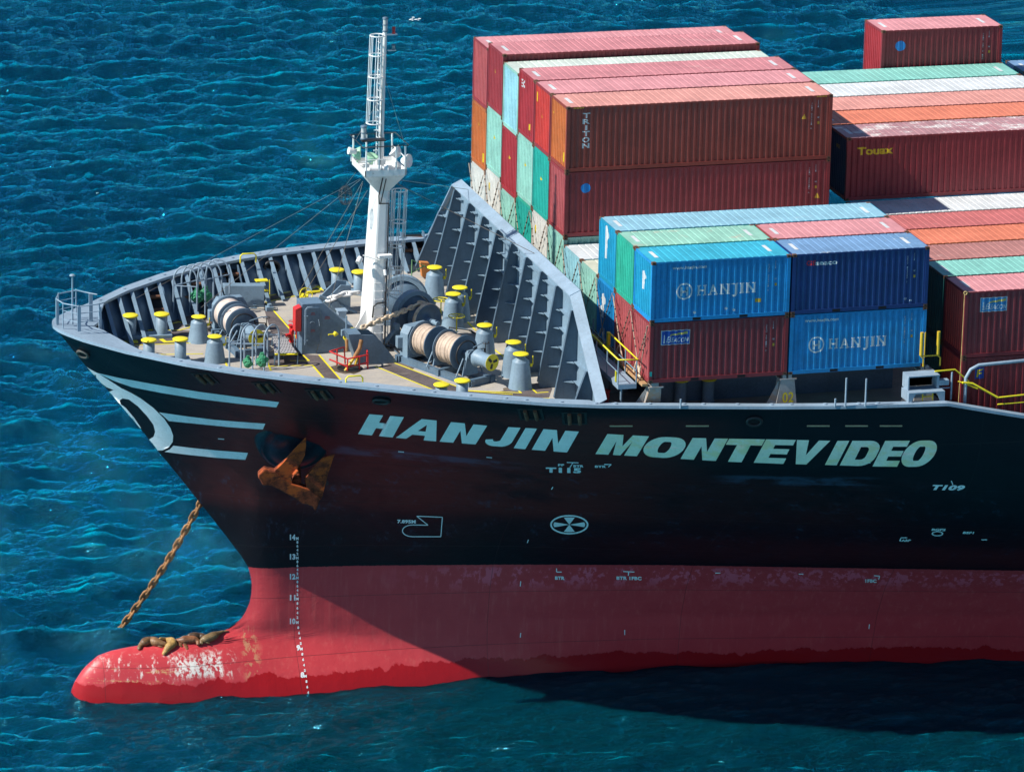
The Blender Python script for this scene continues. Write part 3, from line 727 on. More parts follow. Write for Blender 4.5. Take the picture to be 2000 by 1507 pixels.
# ---------------------------------------------------------------- anchor chain down to the water
def link_mesh(name, mat, L=.50, W=.29, r=.048):
    M = MB(); a = L/2-W/2; pts = []
    for i in range(9): q = -PI/2+PI*i/8; pts.append((a+W/2*math.cos(q)-0, (W/2-r)*math.sin(q)*1.0, 0))
    for i in range(9): q = PI/2+PI*i/8; pts.append((-a+W/2*math.cos(q), (W/2-r)*math.sin(q), 0))
    M.tube(pts, r, 8, closed=True); M.tube([(0, -W/2+r, 0), (0, W/2-r, 0)], r*.75, 6)
    return M.mesh(name, mat)
def chain(name, pts, mat, pitch, label, group=None, parent=None, L=.5, W=.29, r=.048, cat='anchor chain'):
    P = [Vector(p) for p in pts]; D = [0]
    for a, b in zip(P, P[1:]): D.append(D[-1]+(b-a).length)
    me = link_mesh('chain_link', mat, L, W, r)
    if parent: root = bpy.data.objects.new(name, None); COL.objects.link(root); root.parent = parent; root.location = P[0]-Vector(SHIP); root['label'] = label
    else: root = empty(name, P[0], label, cat, group)
    n = int(D[-1]/pitch)
    for i in range(n):
        s_ = (i+.5)*pitch; c3 = [float(np.interp(s_, D, [p[k] for p in P])) for k in range(3)]; c4 = [float(np.interp(s_+.05, D, [p[k] for p in P])) for k in range(3)]
        t = (Vector(c4)-Vector(c3)).normalized(); up = Vector((0, 0, 1)) if abs(t.z) < .95 else Vector((1, 0, 0))
        b = t.cross(up).normalized(); u2 = b.cross(t); ang = (PI/4 if i % 2 else -PI/4)
        b2 = b*math.cos(ang)+u2*math.sin(ang); n2 = t.cross(b2)
        o = bpy.data.objects.new('chain_link', me); COL.objects.link(o); o.parent = root
        Mx = Matrix((t, b2, n2)).transposed().to_4x4(); Mx.translation = Vector(c3)-P[0]; o.matrix_local = Mx
    return root
cA = aty(440, 888, 17.2); cB = atz(224, 1241, -17.4)
pts = [cA+(cB-cA)*(i/12)+Vector((0, 0, -.55*math.sin(PI*i/12))) for i in range(13)]
chain('anchor_chain', pts, CHAINR, .43, 'rusty anchor chain running from behind the bow down into the water', L=.60, W=.36, r=.058)

# ---------------------------------------------------------------- sea lions on the bulb
def surf(x, y):
    B = max(ip(x, BX, BV), .01); h = min(abs(y-CY)/B, .999); return ZC+(ip(x, BTX, BTZ)-ZC)*math.sqrt(1-h*h)
def onbulb(a, b, r):
    z = -13.6
    while z > -17:
        p = atz(a, b, z)
        if z <= surf(p.x, p.y)+r*.72: return p
        z -= .01
    return aty(a, b, CY)
def loft(M, P, Rw, Rh, n=14, sub=4):
    """smooth body through points P with half widths Rw and half heights Rh"""
    k = len(P); C = []; 
    def cr(a, b, c, d, t): return .5*((2*b)+(-a+c)*t+(2*a-5*b+4*c-d)*t*t+(-a+3*b-3*c+d)*t**3)
    V = [Vector((*p, w_, h_)) if False else (Vector(p), w_, h_) for p, w_, h_ in zip(P, Rw, Rh)]
    for i in range(k-1):
        a, b, c, d = V[max(i-1, 0)], V[i], V[i+1], V[min(i+2, k-1)]
        for j in range(sub):
            t = j/sub; C.append((cr(a[0], b[0], c[0], d[0], t), cr(a[1], b[1], c[1], d[1], t), cr(a[2], b[2], c[2], d[2], t)))
    C.append(V[-1]); vs = []; m = len(C)
    for i, (p, w_, h_) in enumerate(C):
        t = (C[min(i+1, m-1)][0]-C[max(i-1, 0)][0]).normalized(); s_ = t.cross(Vector((0, 0, 1)))
        s_ = s_.normalized() if s_.length > .05 else Vector((1, 0, 0)); u = s_.cross(t)
        for j in range(n): q = 2*PI*j/n; vs.append(p+s_*math.cos(q)*w_+u*math.sin(q)*h_)
    fs = [(i*n+j, i*n+(j+1) % n, (i+1)*n+(j+1) % n, (i+1)*n+j) for i in range(m-1) for j in range(n)]
    fs += [tuple(range(n))[::-1], tuple(range((m-1)*n, m*n))]
    M.add(vs, fs, True)
def sealion(pts, rs, label, mat, flips=(), k=1.22):
    P = [onbulb(260+a/10, 1210+b/10, r) for (a, b), r in zip(pts, rs)]
    M = MB(); n = len(P)
    P2 = [P[0]+(P[0]-P[1])*.35]+P+[P[-1]+(P[-1]-P[-2])*.25]; R2_ = [rs[0]*.42]+[r*(1.18 if 2 <= i <= n//2+1 else (.78 if i >= n-2 else 1)) for i, r in enumerate(rs)]+[rs[-1]*.3]
    loft(M, P2, [r*k for r in R2_], [r*.88*k for r in R2_])
    # eyes, ears
    hd = P[0]; t = (P[0]-P[1]).normalized(); s_ = t.cross(Vector((0, 0, 1))).normalized()
    for sg_ in (-1, 1):
        M.lathe([(.001, -.02), (.014, -.012), (.018, 0), (.014, .012), (.001, .02)], hd+t*.06+s_*sg_*rs[0]*.75+Vector((0, 0, rs[0]*.5)), (0, 0, 1), 8)
        e = hd-t*.05+s_*sg_*rs[0]*.95; loft(M, [e, e-t*.05+s_*sg_*.03], [.012, .004], [.01, .004], 6, 2)
    # whiskered muzzle
    mz = P2[0]; M.lathe([(.001, -.04), (.03, -.02), (.036, 0), (.028, .03), (.001, .045)], mz-t*.03, t, 10)
    for (a, b, c, d) in flips:
        A = onbulb(260+a/10, 1210+b/10, .05); B = onbulb(260+c/10, 1210+d/10, .02)
        loft(M, [A, A.lerp(B, .5)+Vector((0, 0, .02)), B], [.06, .10, .05], [.03, .022, .012], 10, 4)
    # hind flippers
    tl = P[-1]; td = (P[-1]-P[-2]).normalized(); s2 = td.cross(Vector((0, 0, 1))).normalized()
    for sg_ in (-1, 1):
        e = tl+td*.26+s2*sg_*.07; e.z = surf(e.x, e.y)+.02
        loft(M, [tl, tl.lerp(e, .5), e], [.04, .055, .03], [.03, .02, .01], 10, 4)
    o_ = P[n//2].copy(); M.v = [(v[0]-o_.x, v[1]-o_.y, v[2]-o_.z) for v in M.v]
    o = put('sea_lion', M.mesh('sea_lion', mat), None, o_); tag(o, label, 'sea lion', 'sea lions resting on the bulb')
    md = o.modifiers.new('remesh', 'REMESH'); md.mode = 'VOXEL'; md.voxel_size = .014; md.use_smooth_shade = True
    sm_ = o.modifiers.new('smooth', 'CORRECTIVE_SMOOTH') if False else o.modifiers.new('smooth', 'SMOOTH'); sm_.iterations = 3
    return o
sealion(((118,555),(150,490),(225,430),(330,415),(440,430),(560,455),(650,480)), (.075,.10,.145,.165,.17,.15,.10), 'brown sea lion nearest the tip of the bulb, head hanging down to the left', FUR, ((480,500,590,540),))
sealion(((600,660),(640,600),(700,520),(765,470),(740,410),(650,385),(540,365)), (.075,.105,.13,.14,.14,.12,.08), 'golden sea lion curled with its snout pointing down the side of the bulb', FURL, ((800,440,880,500),))
sealion(((1272,475),(1262,420),(1200,385),(1090,385),(980,395),(900,400),(840,400)), (.07,.09,.13,.15,.15,.13,.09), 'reddish brown sea lion in the middle, its pale head hanging down on the right', FUR2, ((880,450,960,530),(1000,460,1060,580)))
sealion(((1080,310),(1130,290),(1200,300),(1290,320),(1370,325),(1430,330)), (.07,.09,.12,.13,.12,.08), 'dark sea lion half hidden behind the others at the far side of the bulb', FUR3)
sealion(((1335,455),(1340,410),(1400,380),(1490,345),(1590,300),(1680,255),(1750,225)), (.075,.10,.135,.15,.14,.11,.07), 'sleek brown sea lion on the right, its tail reaching up the stem', FUR4, ((1420,430,1500,460),))

# ================================================================== WATER
def axis(segs):
    out = [segs[0][0]]
    for a, b, st in segs:
        n = max(1, int(round((b-a)/st))); out += [a+(b-a)*(i+1)/n for i in range(n)]
    return np.array(out)
gx = np.concatenate([-60-np.geomspace(9000, 6, 22), axis([(-60, 62, .21)]), 62+np.geomspace(6, 9000, 22)])
gy = np.concatenate([-45-np.geomspace(9000, 6, 22), axis([(-45, 60, .21), (60, 130, .33), (130, 260, .5), (260, 300, .9)]), 300+np.geomspace(8, 9000, 22)])
Xg, Yg = np.meshgrid(gx, gy, indexing='ij')
Z = np.zeros_like(Xg); DX = np.zeros_like(Xg); DY = np.zeros_like(Xg)
wr = np.random.RandomState(11)
for i in range(170):
    lam = 0.55*(7/.55)**(wr.rand()**1.5); th = math.radians(80+wr.randn()*30); kk = 2*PI/lam
    amp = .0098*lam**.78*(.6+.8*wr.rand()); ph = wr.rand()*2*PI
    # stretch the phase with a slow wander so crests are short
    wx = Xg+.35*lam*np.sin(Yg/(2.1*lam)+ph*3); wy_ = Yg+.35*lam*np.sin(Xg/(2.6*lam)+ph*5)
    q = kk*(wx*math.cos(th)+wy_*math.sin(th))+ph
    fade = np.clip((330-Yg)/80, 0, 1)*np.clip((Xg+75)/14, 0, 1)*np.clip((75-Xg)/12, 0, 1)*np.clip((Yg+60)/14, 0, 1)
    if lam < 1.6: fade = fade*np.clip((250-Yg)/40, 0, 1)
    Z += amp*fade*np.sin(q); DX -= .8*amp*fade*math.cos(th)*np.cos(q)*-1; DY -= .8*amp*fade*math.sin(th)*np.cos(q)*-1
near = np.clip((Xg+25)/4, 0, 1)*np.clip((20-Yg)/5, 0, 1)*np.clip((Yg+2)/8, 0, 1); lee = (1-.5*near)*(1-.3*np.clip((Xg+12)/10, 0, 1)*np.clip((30-Yg)/12, 0, 1)*np.clip((Yg+70)/10, 0, 1))   # calmer in the lee of the ship
Z *= lee; DX *= lee; DY *= lee
co = np.stack([Xg+DX, Yg+DY, Z], -1).reshape(-1, 3).astype(np.float32)
nx_, ny_ = Xg.shape; idx = np.arange(nx_*ny_).reshape(nx_, ny_)
fa = np.stack([idx[:-1, :-1], idx[1:, :-1], idx[1:, 1:], idx[:-1, 1:]], -1).reshape(-1, 4).astype(np.int32)
me = bpy.data.meshes.new('sea'); me.vertices.add(len(co)); me.vertices.foreach_set('co', co.ravel())
me.loops.add(fa.size); me.loops.foreach_set('vertex_index', fa.ravel()); me.polygons.add(len(fa))
me.polygons.foreach_set('loop_start', np.arange(0, fa.size, 4, dtype=np.int32)); me.polygons.foreach_set('loop_total', np.full(len(fa), 4, np.int32))
me.polygons.foreach_set('use_smooth', np.ones(len(fa), bool)); me.update(); me.validate()
m = bpy.data.materials.new('sea_water'); t, b = nodes(m); P = wpos(t)
def mapr(sc, rot):
    n = t.nodes.new('ShaderNodeMapping'); n.inputs['Scale'].default_value = sc; n.inputs['Rotation'].default_value = (0, 0, rot); t.links.new(P, n.inputs[0]); return n.outputs[0]
n1 = noise(t, mapr((.035, .06, .05), .3), 1, 3, .5); n2 = noise(t, mapr((1.0, 2.5, 1), .34), 1, 6, .68, .7); n3 = noise(t, mapr((3.0, 6.5, 4), .15), 1, 4, .65, .8)
t.links.new(mixc(t, ramp(t, n1, .3, .7), (.0, .017, .027), (.0, .028, .040)), b.inputs['Base Color'])
b.inputs['Roughness'].default_value = .9; b.inputs['Specular IOR Level'].default_value = 0
b.subsurface_method = 'BURLEY' if hasattr(b, 'subsurface_method') and False else b.subsurface_method
b.inputs['Subsurface Weight'].default_value = 0.7; b.inputs['Subsurface Radius'].default_value = (1.0, 2.4, 2.6); b.inputs['Subsurface Scale'].default_value = 1.0
gl = t.nodes.new('ShaderNodeBsdfGlossy'); gl.inputs['Color'].default_value = (.12, .74, 1, 1); gl.inputs['Roughness'].default_value = .04
fr = t.nodes.new('ShaderNodeFresnel'); fr.inputs['IOR'].default_value = 2.6
mx_s = t.nodes.new('ShaderNodeMixShader'); t.links.new(fr.outputs[0], mx_s.inputs[0]); t.links.new(b.outputs[0], mx_s.inputs[1]); t.links.new(gl.outputs[0], mx_s.inputs[2])
t.links.new(mx_s.outputs[0], t.nodes['Material Output'].inputs[0])
h = mth(t, 'ADD', mth(t, 'MULTIPLY', n2, .12), mth(t, 'MULTIPLY', n3, .06))
bp = t.nodes.new('ShaderNodeBump'); bp.inputs['Strength'].default_value = 1; bp.inputs['Distance'].default_value = 1.0
t.links.new(h, bp.inputs['Height'])
for n_ in (b, gl, fr): t.links.new(bp.outputs[0], n_.inputs['Normal'])
me.materials.append(m)
sea = put('sea', me, None, (0, 0, WATER)); sea['kind'] = 'structure'
# foam flecks
fo = MB(); fr_ = random.Random(3)
FOAM = plain('foam_white', (.75, .8, .8), .8)
for (a, b, n, sp) in ((812, 37, 12, 12), (190, 377, 2, 2)):
    for i in range(n):
        c = atz(a+fr_.uniform(-sp, sp), b+fr_.uniform(-sp, sp)*.25, WATER+.10); r_ = fr_.uniform(.02, .06)*(2 if b < 100 else 1)
        fo.lathe([(.001, .02), (r_*.6, .015), (r_, 0)], c, (0, 0, 1), 7)
f_ = put('sea_foam', fo.mesh('sea_foam', FOAM)); f_['kind'] = 'stuff'; tag(f_, 'small white flecks of foam on the blue-green water', 'foam')
# ================================================================== FOREDECK GEAR
Zv = Vector((0, 0, 1))
def copyparts(o, parent, loc):
    c = o.copy(); COL.objects.link(c); c.parent = parent; c.location = loc
    for ch in o.children:
        d = ch.copy(); COL.objects.link(d); d.parent = c
    return c
# mooring bitts: cylinder with a yellow cap disc
def bitt_at(a, b, h, first=[None]):
    p = atz(a, b, ZD+h)
    if first[0] is None:
        M = MB(); M.lathe([(.001, .82), (.25, .82), (.25, 0)], n=24); M.lathe([(.25, .0), (.29, .02), (.29, .06), (.25, .06)])
        o = put('mooring_bitt', M.mesh('mooring_bitt', GREY), ship, (p.x, p.y, ZD)-SHIP if False else Vector((p.x, p.y, ZD))-SHIP)
        M = MB(); M.lathe([(.001, .895), (.30, .895), (.345, .875), (.345, .84), (.30, .82), (.001, .82)], n=28); put('cap', M.mesh('bitt_cap', YEL), o); first[0] = o
    else: o = copyparts(first[0], ship, Vector((p.x, p.y, ZD))-SHIP)
    s_ = h/.895; o.scale = (1, 1, s_); return p
pairs = [((255, 614), (316, 611.5)), ((291, 662), (352.5, 660)), ((658, 525), (701.5, 529)), ((862.5, 749), (903, 741))]
for (A, B) in pairs:
    h = 1.06
    p, q = bitt_at(*A, h), bitt_at(*B, h)
    M = MB(); d = (q-p).normalized(); n_ = Vector((-d.y, d.x, 0))*.36; p0 = Vector((p.x, p.y, ZD))-d*.42; q0 = Vector((q.x, q.y, ZD))+d*.42
    M.prism([p0-n_, q0-n_, q0+n_, p0+n_], (0, 0, .16)); bev(part('bitt_base', M, GREY, org=p0), .02)
# three more on the main deck in the shade under the boxes
for x, y in ((2.4, 3.0), (3.6, 2.9)):
    copyparts(bpy.data.objects['mooring_bitt'], ship, Vector((x, y, ZD))-SHIP)
# pedestal rollers: conical body with a yellow disc and locking lever
cone0 = [None]
def cone_at(a, b, h=1.52, s=1.0):
    p = atz(a, b, ZD+h)
    if cone0[0] is None:
        M = MB(); M.lathe([(.52, 0), (.50, .08), (.37, 1.15), (.36, 1.2), (.20, 1.32), (.19, 1.48)], n=28)
        o = put('pedestal_roller', M.mesh('pedestal_roller', GREY), ship, Vector((p.x, p.y, ZD))-SHIP)
        M = MB(); M.lathe([(.001, 1.53), (.30, 1.53), (.345, 1.51), (.345, 1.48), (.001, 1.475)], n=28); put('cap', M.mesh('roller_cap', YEL), o)
        M = MB(); M.tube([(.44, -.1, .98), (.50, -.12, 1.05), (.50, -.12, 1.42)], .028, 6); M.box((.38, -.16, .95), (.48, -.06, 1.08)); put('lever', M.mesh('lever', YEL), o); cone0[0] = o
    else: o = copyparts(cone0[0], ship, Vector((p.x, p.y, ZD))-SHIP)
    o.scale = (s, s, h/1.53); return o
for a, b, h in ((1017.4, 689.5, 1.53), (1003, 666.5, 1.53), (947, 633.5, 1.53), (885.6, 572.5, 1.53), (898.4, 560, 1.53), (849, 520.5, 1.53)): cone_at(a, b, h)
for a, b in ((388, 617), (419.6, 655.5)): cone_at(a, b, 1.15, .92)
# ---------------------------------------------------------------- mooring winches
def winch(pa, pb, label, r, layout, rope):
    """axis from far end pa to near end pb; layout = list of (kind, start, end) along the axis in metres"""
    pa = Vector(pa); pb = Vector(pb); ax = (pb-pa); ax.z = 0; L = ax.length; ax.normalize(); sd = Vector((-ax.y, ax.x, 0)); zc = pa.z
    base = MB()
    for q in (-.55, .55):
        a = pa-ax*.2+sd*q; b = pb-ax*.55+sd*q; a.z = b.z = ZD
        base.prism([a-sd*.1, b-sd*.1, b+sd*.1, a+sd*.1], (0, 0, .26)); base.prism([a-sd*.16, b-sd*.16, b+sd*.16, a+sd*.16], (0, 0, .03))
    for q in (.1, L*.5, L-.7):
        c = pa+ax*q; c.z = ZD; base.prism([c-sd*.75-ax*.09, c-sd*.75+ax*.09, c+sd*.75+ax*.09, c+sd*.75-ax*.09], (0, 0, .3))
    W_ = part('mooring_winch', base, GREYD, org=Vector((pa.x, pa.y, ZD)), label=label)
    for kind, a, b in layout:
        c = pa+ax*a; w_ = b-a
        if kind == 'drum':
            M = MB(); rr = r*.74; k = max(3, int(w_/.14)); prof = [(rr*.5, 0)]
            for i in range(k):
                z0 = w_*i/k; st = w_/k; bump = .0 if i % 3 else .035
                for t_ in (0, .2, .5, .8): prof.append((rr+bump+.065*math.sin(PI*(t_+.0)), z0+st*t_))
            prof.append((rr*.5, w_)); M.lathe(prof, c, ax, 36)
            part('rope_drum', M, rope, W_, org=c)
            fl = MB()
            for q in (a-.05, b): fl.lathe([(.12, 0), (r-.03, 0), (r, .012), (r, .038), (r-.03, .05), (.12, .05)], pa+ax*q, ax, 40)
            part('flange', fl, GREYD, W_, org=c)
        elif kind == 'post':
            M = MB(); b0 = Vector((c.x, c.y, ZD+.25))
            M.prism([b0-sd*.42, b0+sd*.42, c+sd*.16+Zv*.22, c-sd*.16+Zv*.22], ax*w_); M.cyl(c-ax*.05, ax, .2, w_+.1, 20)
            for q in (-1, 1): M.tube([b0+sd*.75*q, c+sd*.35*q-Zv*.1], .035, 6)
            M.tube([c+sd*.2+Zv*.28, c+sd*.75+Zv*.42, c+sd*1.0+Zv*.40], .025, 6)
            part('bearing_post', M, GREY, W_, org=c)
        elif kind == 'head':
            M = MB(); M.lathe([(.38, 0), (.40, .03), (.33, .16), (.285, w_*.55), (.31, w_*.8), (.37, w_-.02), (.37, w_)], c, ax, 32)
            hd = part('warping_head', M, GREY, W_, org=c)
            M = MB(); M.cyl(c+ax*(w_-.005), ax, .365, .02, 28); M.cur = 1
            e = c+ax*(w_+.018)
            for q in range(3):
                an = q*2.1+.4; d1 = sd*math.cos(an)+Zv*math.sin(an); d2 = sd*-math.sin(an)+Zv*math.cos(an)
                M.prism([e+d1*.05-d2*.05, e+d1*.26-d2*.10, e+d1*.29+d2*.02, e+d1*.18+d2*.04, e+d1*.06+d2*.05], ax*.008)
            part('end_disc', M, [YEL, BLK], W_, org=c)
        elif kind == 'gear':
            M = MB(); b0 = Vector((c.x, c.y, ZD+.2))
            M.prism([b0-sd*.55, b0+sd*.95, b0+sd*1.0+Zv*1.05, b0+sd*.75+Zv*1.42, b0-sd*.35+Zv*1.42, b0-sd*.55+Zv*1.1], ax*w_)
            M.cyl(c+ax*-.05, ax, .3, w_+.1, 20); M.cyl(c+sd*.62+Zv*.1-ax*.35, ax, .2, .35, 16)
            M.box(tuple(c-sd*.5-Vector((.2, .2, .5))), tuple(c-sd*.5+Vector((.15, .15, .0))))
            bev(part('gearbox', M, GREY, W_, org=c), .03)
        elif kind == 'shaft':
            M = MB(); M.cyl(c, ax, .11, w_, 16); part('shaft', M, GREYD, W_, org=c)
        elif kind == 'brake':
            M = MB(); M.ring(c, ax, r*.72, .035, 30, 6); M.tube([c+sd*r*.7+Zv*.1, c+sd*(r+.25)+Zv*.05, c+sd*(r+.3)-Zv*.75], .03, 6)
            M.ring(c+sd*(r+.3)+Zv*.3, Zv, .15, .02, 16, 5); M.tube([c+sd*(r+.3)+Zv*.3, c+sd*(r+.3)-Zv*.7], .02, 5)
            part('brake_band', M, BLK, W_, org=c)
    return W_
w1a, w1b = atz(444, 609, -.88), atz(501, 661, -.92); w1b.z = w1a.z
L1 = (w1b-w1a).length
winch(w1a, w1b, 'left mooring winch with two pale rope drums by the forward cage', .76, [('shaft', -.2, L1), ('gear', -.55, -.15), ('drum', .1, .95), ('post', 1.1, 1.2), ('drum', 1.4, 2.1), ('brake', 2.3, 2.3), ('post', 2.55, 2.65), ('head', L1-.75, L1)], ROPEW)
w2a, w2b = atz(800, 652, -.78), atz(961, 711, -.85); w2b.z = w2a.z
L2 = (w2b-w2a).length; s2_ = L2/5.2
winch(w2a, w2b, 'right mooring winch with two thick coils of tan rope before the breakwater', .78, [('shaft', -.4, L2), ('gear', .0, .5*s2_), ('drum', .85*s2_, 1.75*s2_), ('post', 1.95*s2_, 2.05*s2_), ('drum', 2.35*s2_, 3.4*s2_), ('brake', 3.6*s2_, 3.6*s2_), ('post', 3.8*s2_, 3.9*s2_), ('head', L2-.95, L2)], ROPE)
# ---------------------------------------------------------------- windlasses (guard ring + chain wheel)
def windlass(px, ax, label, wheel=True):
    c = atz(*px, -.72); ax = Vector(ax).normalized(); sd = Vector((-ax.y, ax.x, 0))
    M = MB(); M.prism([c-ax*.75-sd*.9+Zv*(ZD-c.z), c-ax*.75+sd*1.1+Zv*(ZD-c.z), c+ax*.9+sd*1.1+Zv*(ZD-c.z), c+ax*.9-sd*.9+Zv*(ZD-c.z)], (0, 0, .2))
    Wl = part('windlass', M, GREYD, org=(c.x, c.y, ZD), label=label)
    M = MB()          # half round guard
    for i in range(22):
        a0, a1 = math.radians(-25+230*i/22), math.radians(-25+230*(i+1)/22)
        P = lambda q, r_: c-ax*.62+sd*-math.cos(q)*r_+Zv*math.sin(q)*r_
        M.prism([P(a0, .88), P(a1, .88), P(a1, 1.08), P(a0, 1.08)], ax*.34)
    for q in (-1, 1): b = c-ax*.62+sd*q*.98; M.prism([b-sd*.12, b+sd*.12, Vector((b.x, b.y, ZD))+sd*.16, Vector((b.x, b.y, ZD))-sd*.16], ax*.34)
    part('gear_guard', M, GREY, Wl, org=c)
    M = MB(); M.lathe([(.1, 0), (.82, 0), (.84, .06), (.84, .14), (.8, .2), (.1, .2)], c-ax*.55, ax, 36); part('gear_wheel', M, GREYD, Wl, org=c)
    if wheel:
        M = MB(); M.lathe([(.12, 0), (.62, 0), (.68, .05), (.60, .16), (.42, .22), (.42, .32), (.60, .38), (.70, .48), (.70, .66), (.66, .70), (.62, .66), (.55, .56), (.3, .50), (.18, .56), (.14, .70), (.10, .72)], c, ax, 36)
        part('chain_wheel', M, GREYD, Wl, org=c)
        M = MB(); M.lathe([(.705, .46), (.725, .48), (.725, .66), (.705, .68)], c, ax, 36); part('brake_band', M, CHAINT, Wl, org=c)
    M = MB(); M.cyl(c-ax*.9, ax, .12, 2.3, 14); M.tube([c-sd*1.2-Zv*.3, c-sd*1.9-Zv*.9], .1, 8); M.cyl(c-sd*1.25-Zv*.25-ax*.1, ax, .16, .2, 14); part('shaft', M, GREY, Wl, org=c)
    return c
AXW = Vector((.36, -.93, 0))
cw = windlass((819, 618), AXW, 'near windlass with dark chain wheel and tan chain')
cw2 = windlass((790, 578), Vector((.36, .93, 0)), 'far windlass behind the mast', False)
# hand wheels and valves
def handwheel(p, ax, R, mat, post=.5, nm='hand_wheel'):
    p = Vector(p); ax = Vector(ax).normalized(); M = MB(); M.ring(p, ax, R, .022, 22, 6); a = ax.orthogonal().normalized(); b = ax.cross(a)
    for q in range(5): an = 2*PI*q/5; M.tube([p, p+a*math.cos(an)*R+b*math.sin(an)*R], .014, 5)
    M.tube([p, p-ax*post], .028, 6); return part(nm, M, mat, org=p)
handwheel(atz(861.5, 585, -.75), Zv, .36, YEL, 1.0); handwheel(atz(892, 617, -.65), Zv, .36, YEL, 1.1)
handwheel(atz(598, 575, -1.25), (.2, -1, .4), .3, YEL, .3); handwheel(atz(689, 652.5, -.85), (-.1, -1, .25), .27, YEL, .45)
M = MB(); c = atz(589, 578, -1.35); M.cyl(c, (1, -.4, 0), .12, .3, 12); M.cyl(c, (0, 0, -1), .09, .5, 12); M.cyl(c+Vector((.9, .2, .1)), (-1, 0, 0), .06, .6, 10); part('valve_body', M, YEL, org=c)
M = MB(); c = atz(676, 658, -.95); M.cyl(c, (.2, -1, 0), .15, .3, 14); M.cyl(c, (0, 0, -1), .05, .3, 10); c2 = atz(651, 652, -.8); M.cyl(c2, (-1, -.3, 0), .03, .25, 8); M.lathe([(.02, 0), (.12, .04), (.1, .12), (.02, .22)], c2, (1, -.2, 0), 10); part('valve_body', M, YEL, org=c)
M = MB(); c = atz(672, 650, -.7); M.box(tuple(c-Vector((.12, .1, .12))), tuple(c+Vector((.16, .1, .14)))); M.tube([c+Vector((.1, 0, .1)), c+Vector((.1, 0, .75))], .04, 8); part('valve_gearbox', M, GREY, org=c)
# ---------------------------------------------------------------- companionway housing
hx0, hy0 = -11.55, 13.25; zt_ = .37
M = MB()
M.prism([(hx0, hy0, ZD), (-9.05, hy0, ZD), (-9.25, hy0, -.75), (-9.55, hy0, -.62), (-10.62, hy0, zt_), (hx0, hy0, zt_)], (0, 1.0, 0))
hs = bev(part('companionway', M, paint('housing_grey', (.13, .205, .29), .45, .12, .4), org=(hx0, hy0, ZD), label='grey companionway housing with a watertight door beside the mast'), .02)
def rrect(x0, z0, x1, z1, r, n=4):
    out = []
    for cx, cz, a0 in ((x1-r, z1-r, 0), (x0+r, z1-r, 90), (x0+r, z0+r, 180), (x1-r, z0+r, 270)):
        out += [(cx+r*math.cos(math.radians(a0+90*i/n)), cz+r*math.sin(math.radians(a0+90*i/n))) for i in range(n+1)]
    return out
M = MB(); M.prism([(x, hy0-.06, z) for x, z in rrect(hx0+.17, -1.48, hx0+.82, .20, .12)], (0, .06, 0)); dr = bev(part('door', M, GREYD, hs, org=(hx0, hy0, -1)), .015)
M = MB(); M.tube([(x, hy0-.07, z) for x, z in rrect(hx0+.10, -1.52, hx0+.17, .26, .03)][:0]+[(hx0+.12, hy0-.09, -1.45), (hx0+.12, hy0-.09, .14), (hx0+.22, hy0-.09, .25), (hx0+.45, hy0-.09, .26)], .018, 6)
for z in (-1.25, -.15): M.tube([(hx0+.08, hy0-.08, z), (hx0+.25, hy0-.10, z)], .02, 6)
M.tube([(hx0+.72, hy0-.12, -.35), (hx0+.76, hy0-.12, -.62)], .015, 5); M.tube([(hx0+.72, hy0-.08, -.35), (hx0+.72, hy0-.13, -.35)], .015, 5)
M.tube([(hx0+.45+.12*math.cos(q/5), hy0-.10, -.55+.14*math.sin(q/5)) for q in range(3, 14)], .012, 5); part('handle', M, RIM, hs, org=(hx0, hy0, -1))
for x, z, w_ in ((hx0+.38, -.12, .2), (hx0+.38, -.88, .2), (hx0+1.0, -.34, .24)):
    M = MB(); M.box((x, hy0-.066, z), (x+w_, hy0-.061, z+.035)); M.box((x+.02, hy0-.066, z+.07), (x+w_-.02, hy0-.061, z+.10)); part('sign', M, plain('faded_red', (.25, .05, .06)), hs, org=(hx0, hy0, -.5))
# fire box, hydrant
M = MB(); M.box((hx0-.30, hy0-.03, -1.05+.2), (hx0-.03, hy0+.45, -.05+.2)); M.prism([(hx0-.30, hy0-.03, .15), (hx0-.03, hy0-.03, .15), (hx0-.03, hy0-.03, .27)], (0, .48, 0)); M.tube([(hx0-.2, hy0+.2, -.8), (hx0-.2, hy0+.1, -1.2)], .03, 6)
bev(part('fire_hose_box', M, REDP, org=(hx0, hy0, -1)), .02)
M = MB(); c = atz(569, 668, ZD); M.cyl(c, Zv, .10, .75, 14); M.cyl(c+Zv*.35, (-1, -.3, 0), .07, .28, 10); M.cyl(c+Zv*.75, Zv, .15, .05, 14); M.cyl(c+Zv*.55, (.2, -1, 0), .09, .2, 10); M.ring(c+Zv*.95, Zv, .12, .02, 14, 5); M.cyl(c+Zv*.5, (1, .3, .4), .05, .4, 8); part('hydrant', M, REDP, org=c)
M = MB(); c = atz(584, 684, ZD)
for q in range(4): M.tube([c+Vector((.12*q-.2, .0, 0)), c+Vector((.12*q-.2, 0, 1.0)), c+Vector((.12*q-.2, .4, 1.1))], .022, 6)
part('pipe_run', M, GREY, org=c)
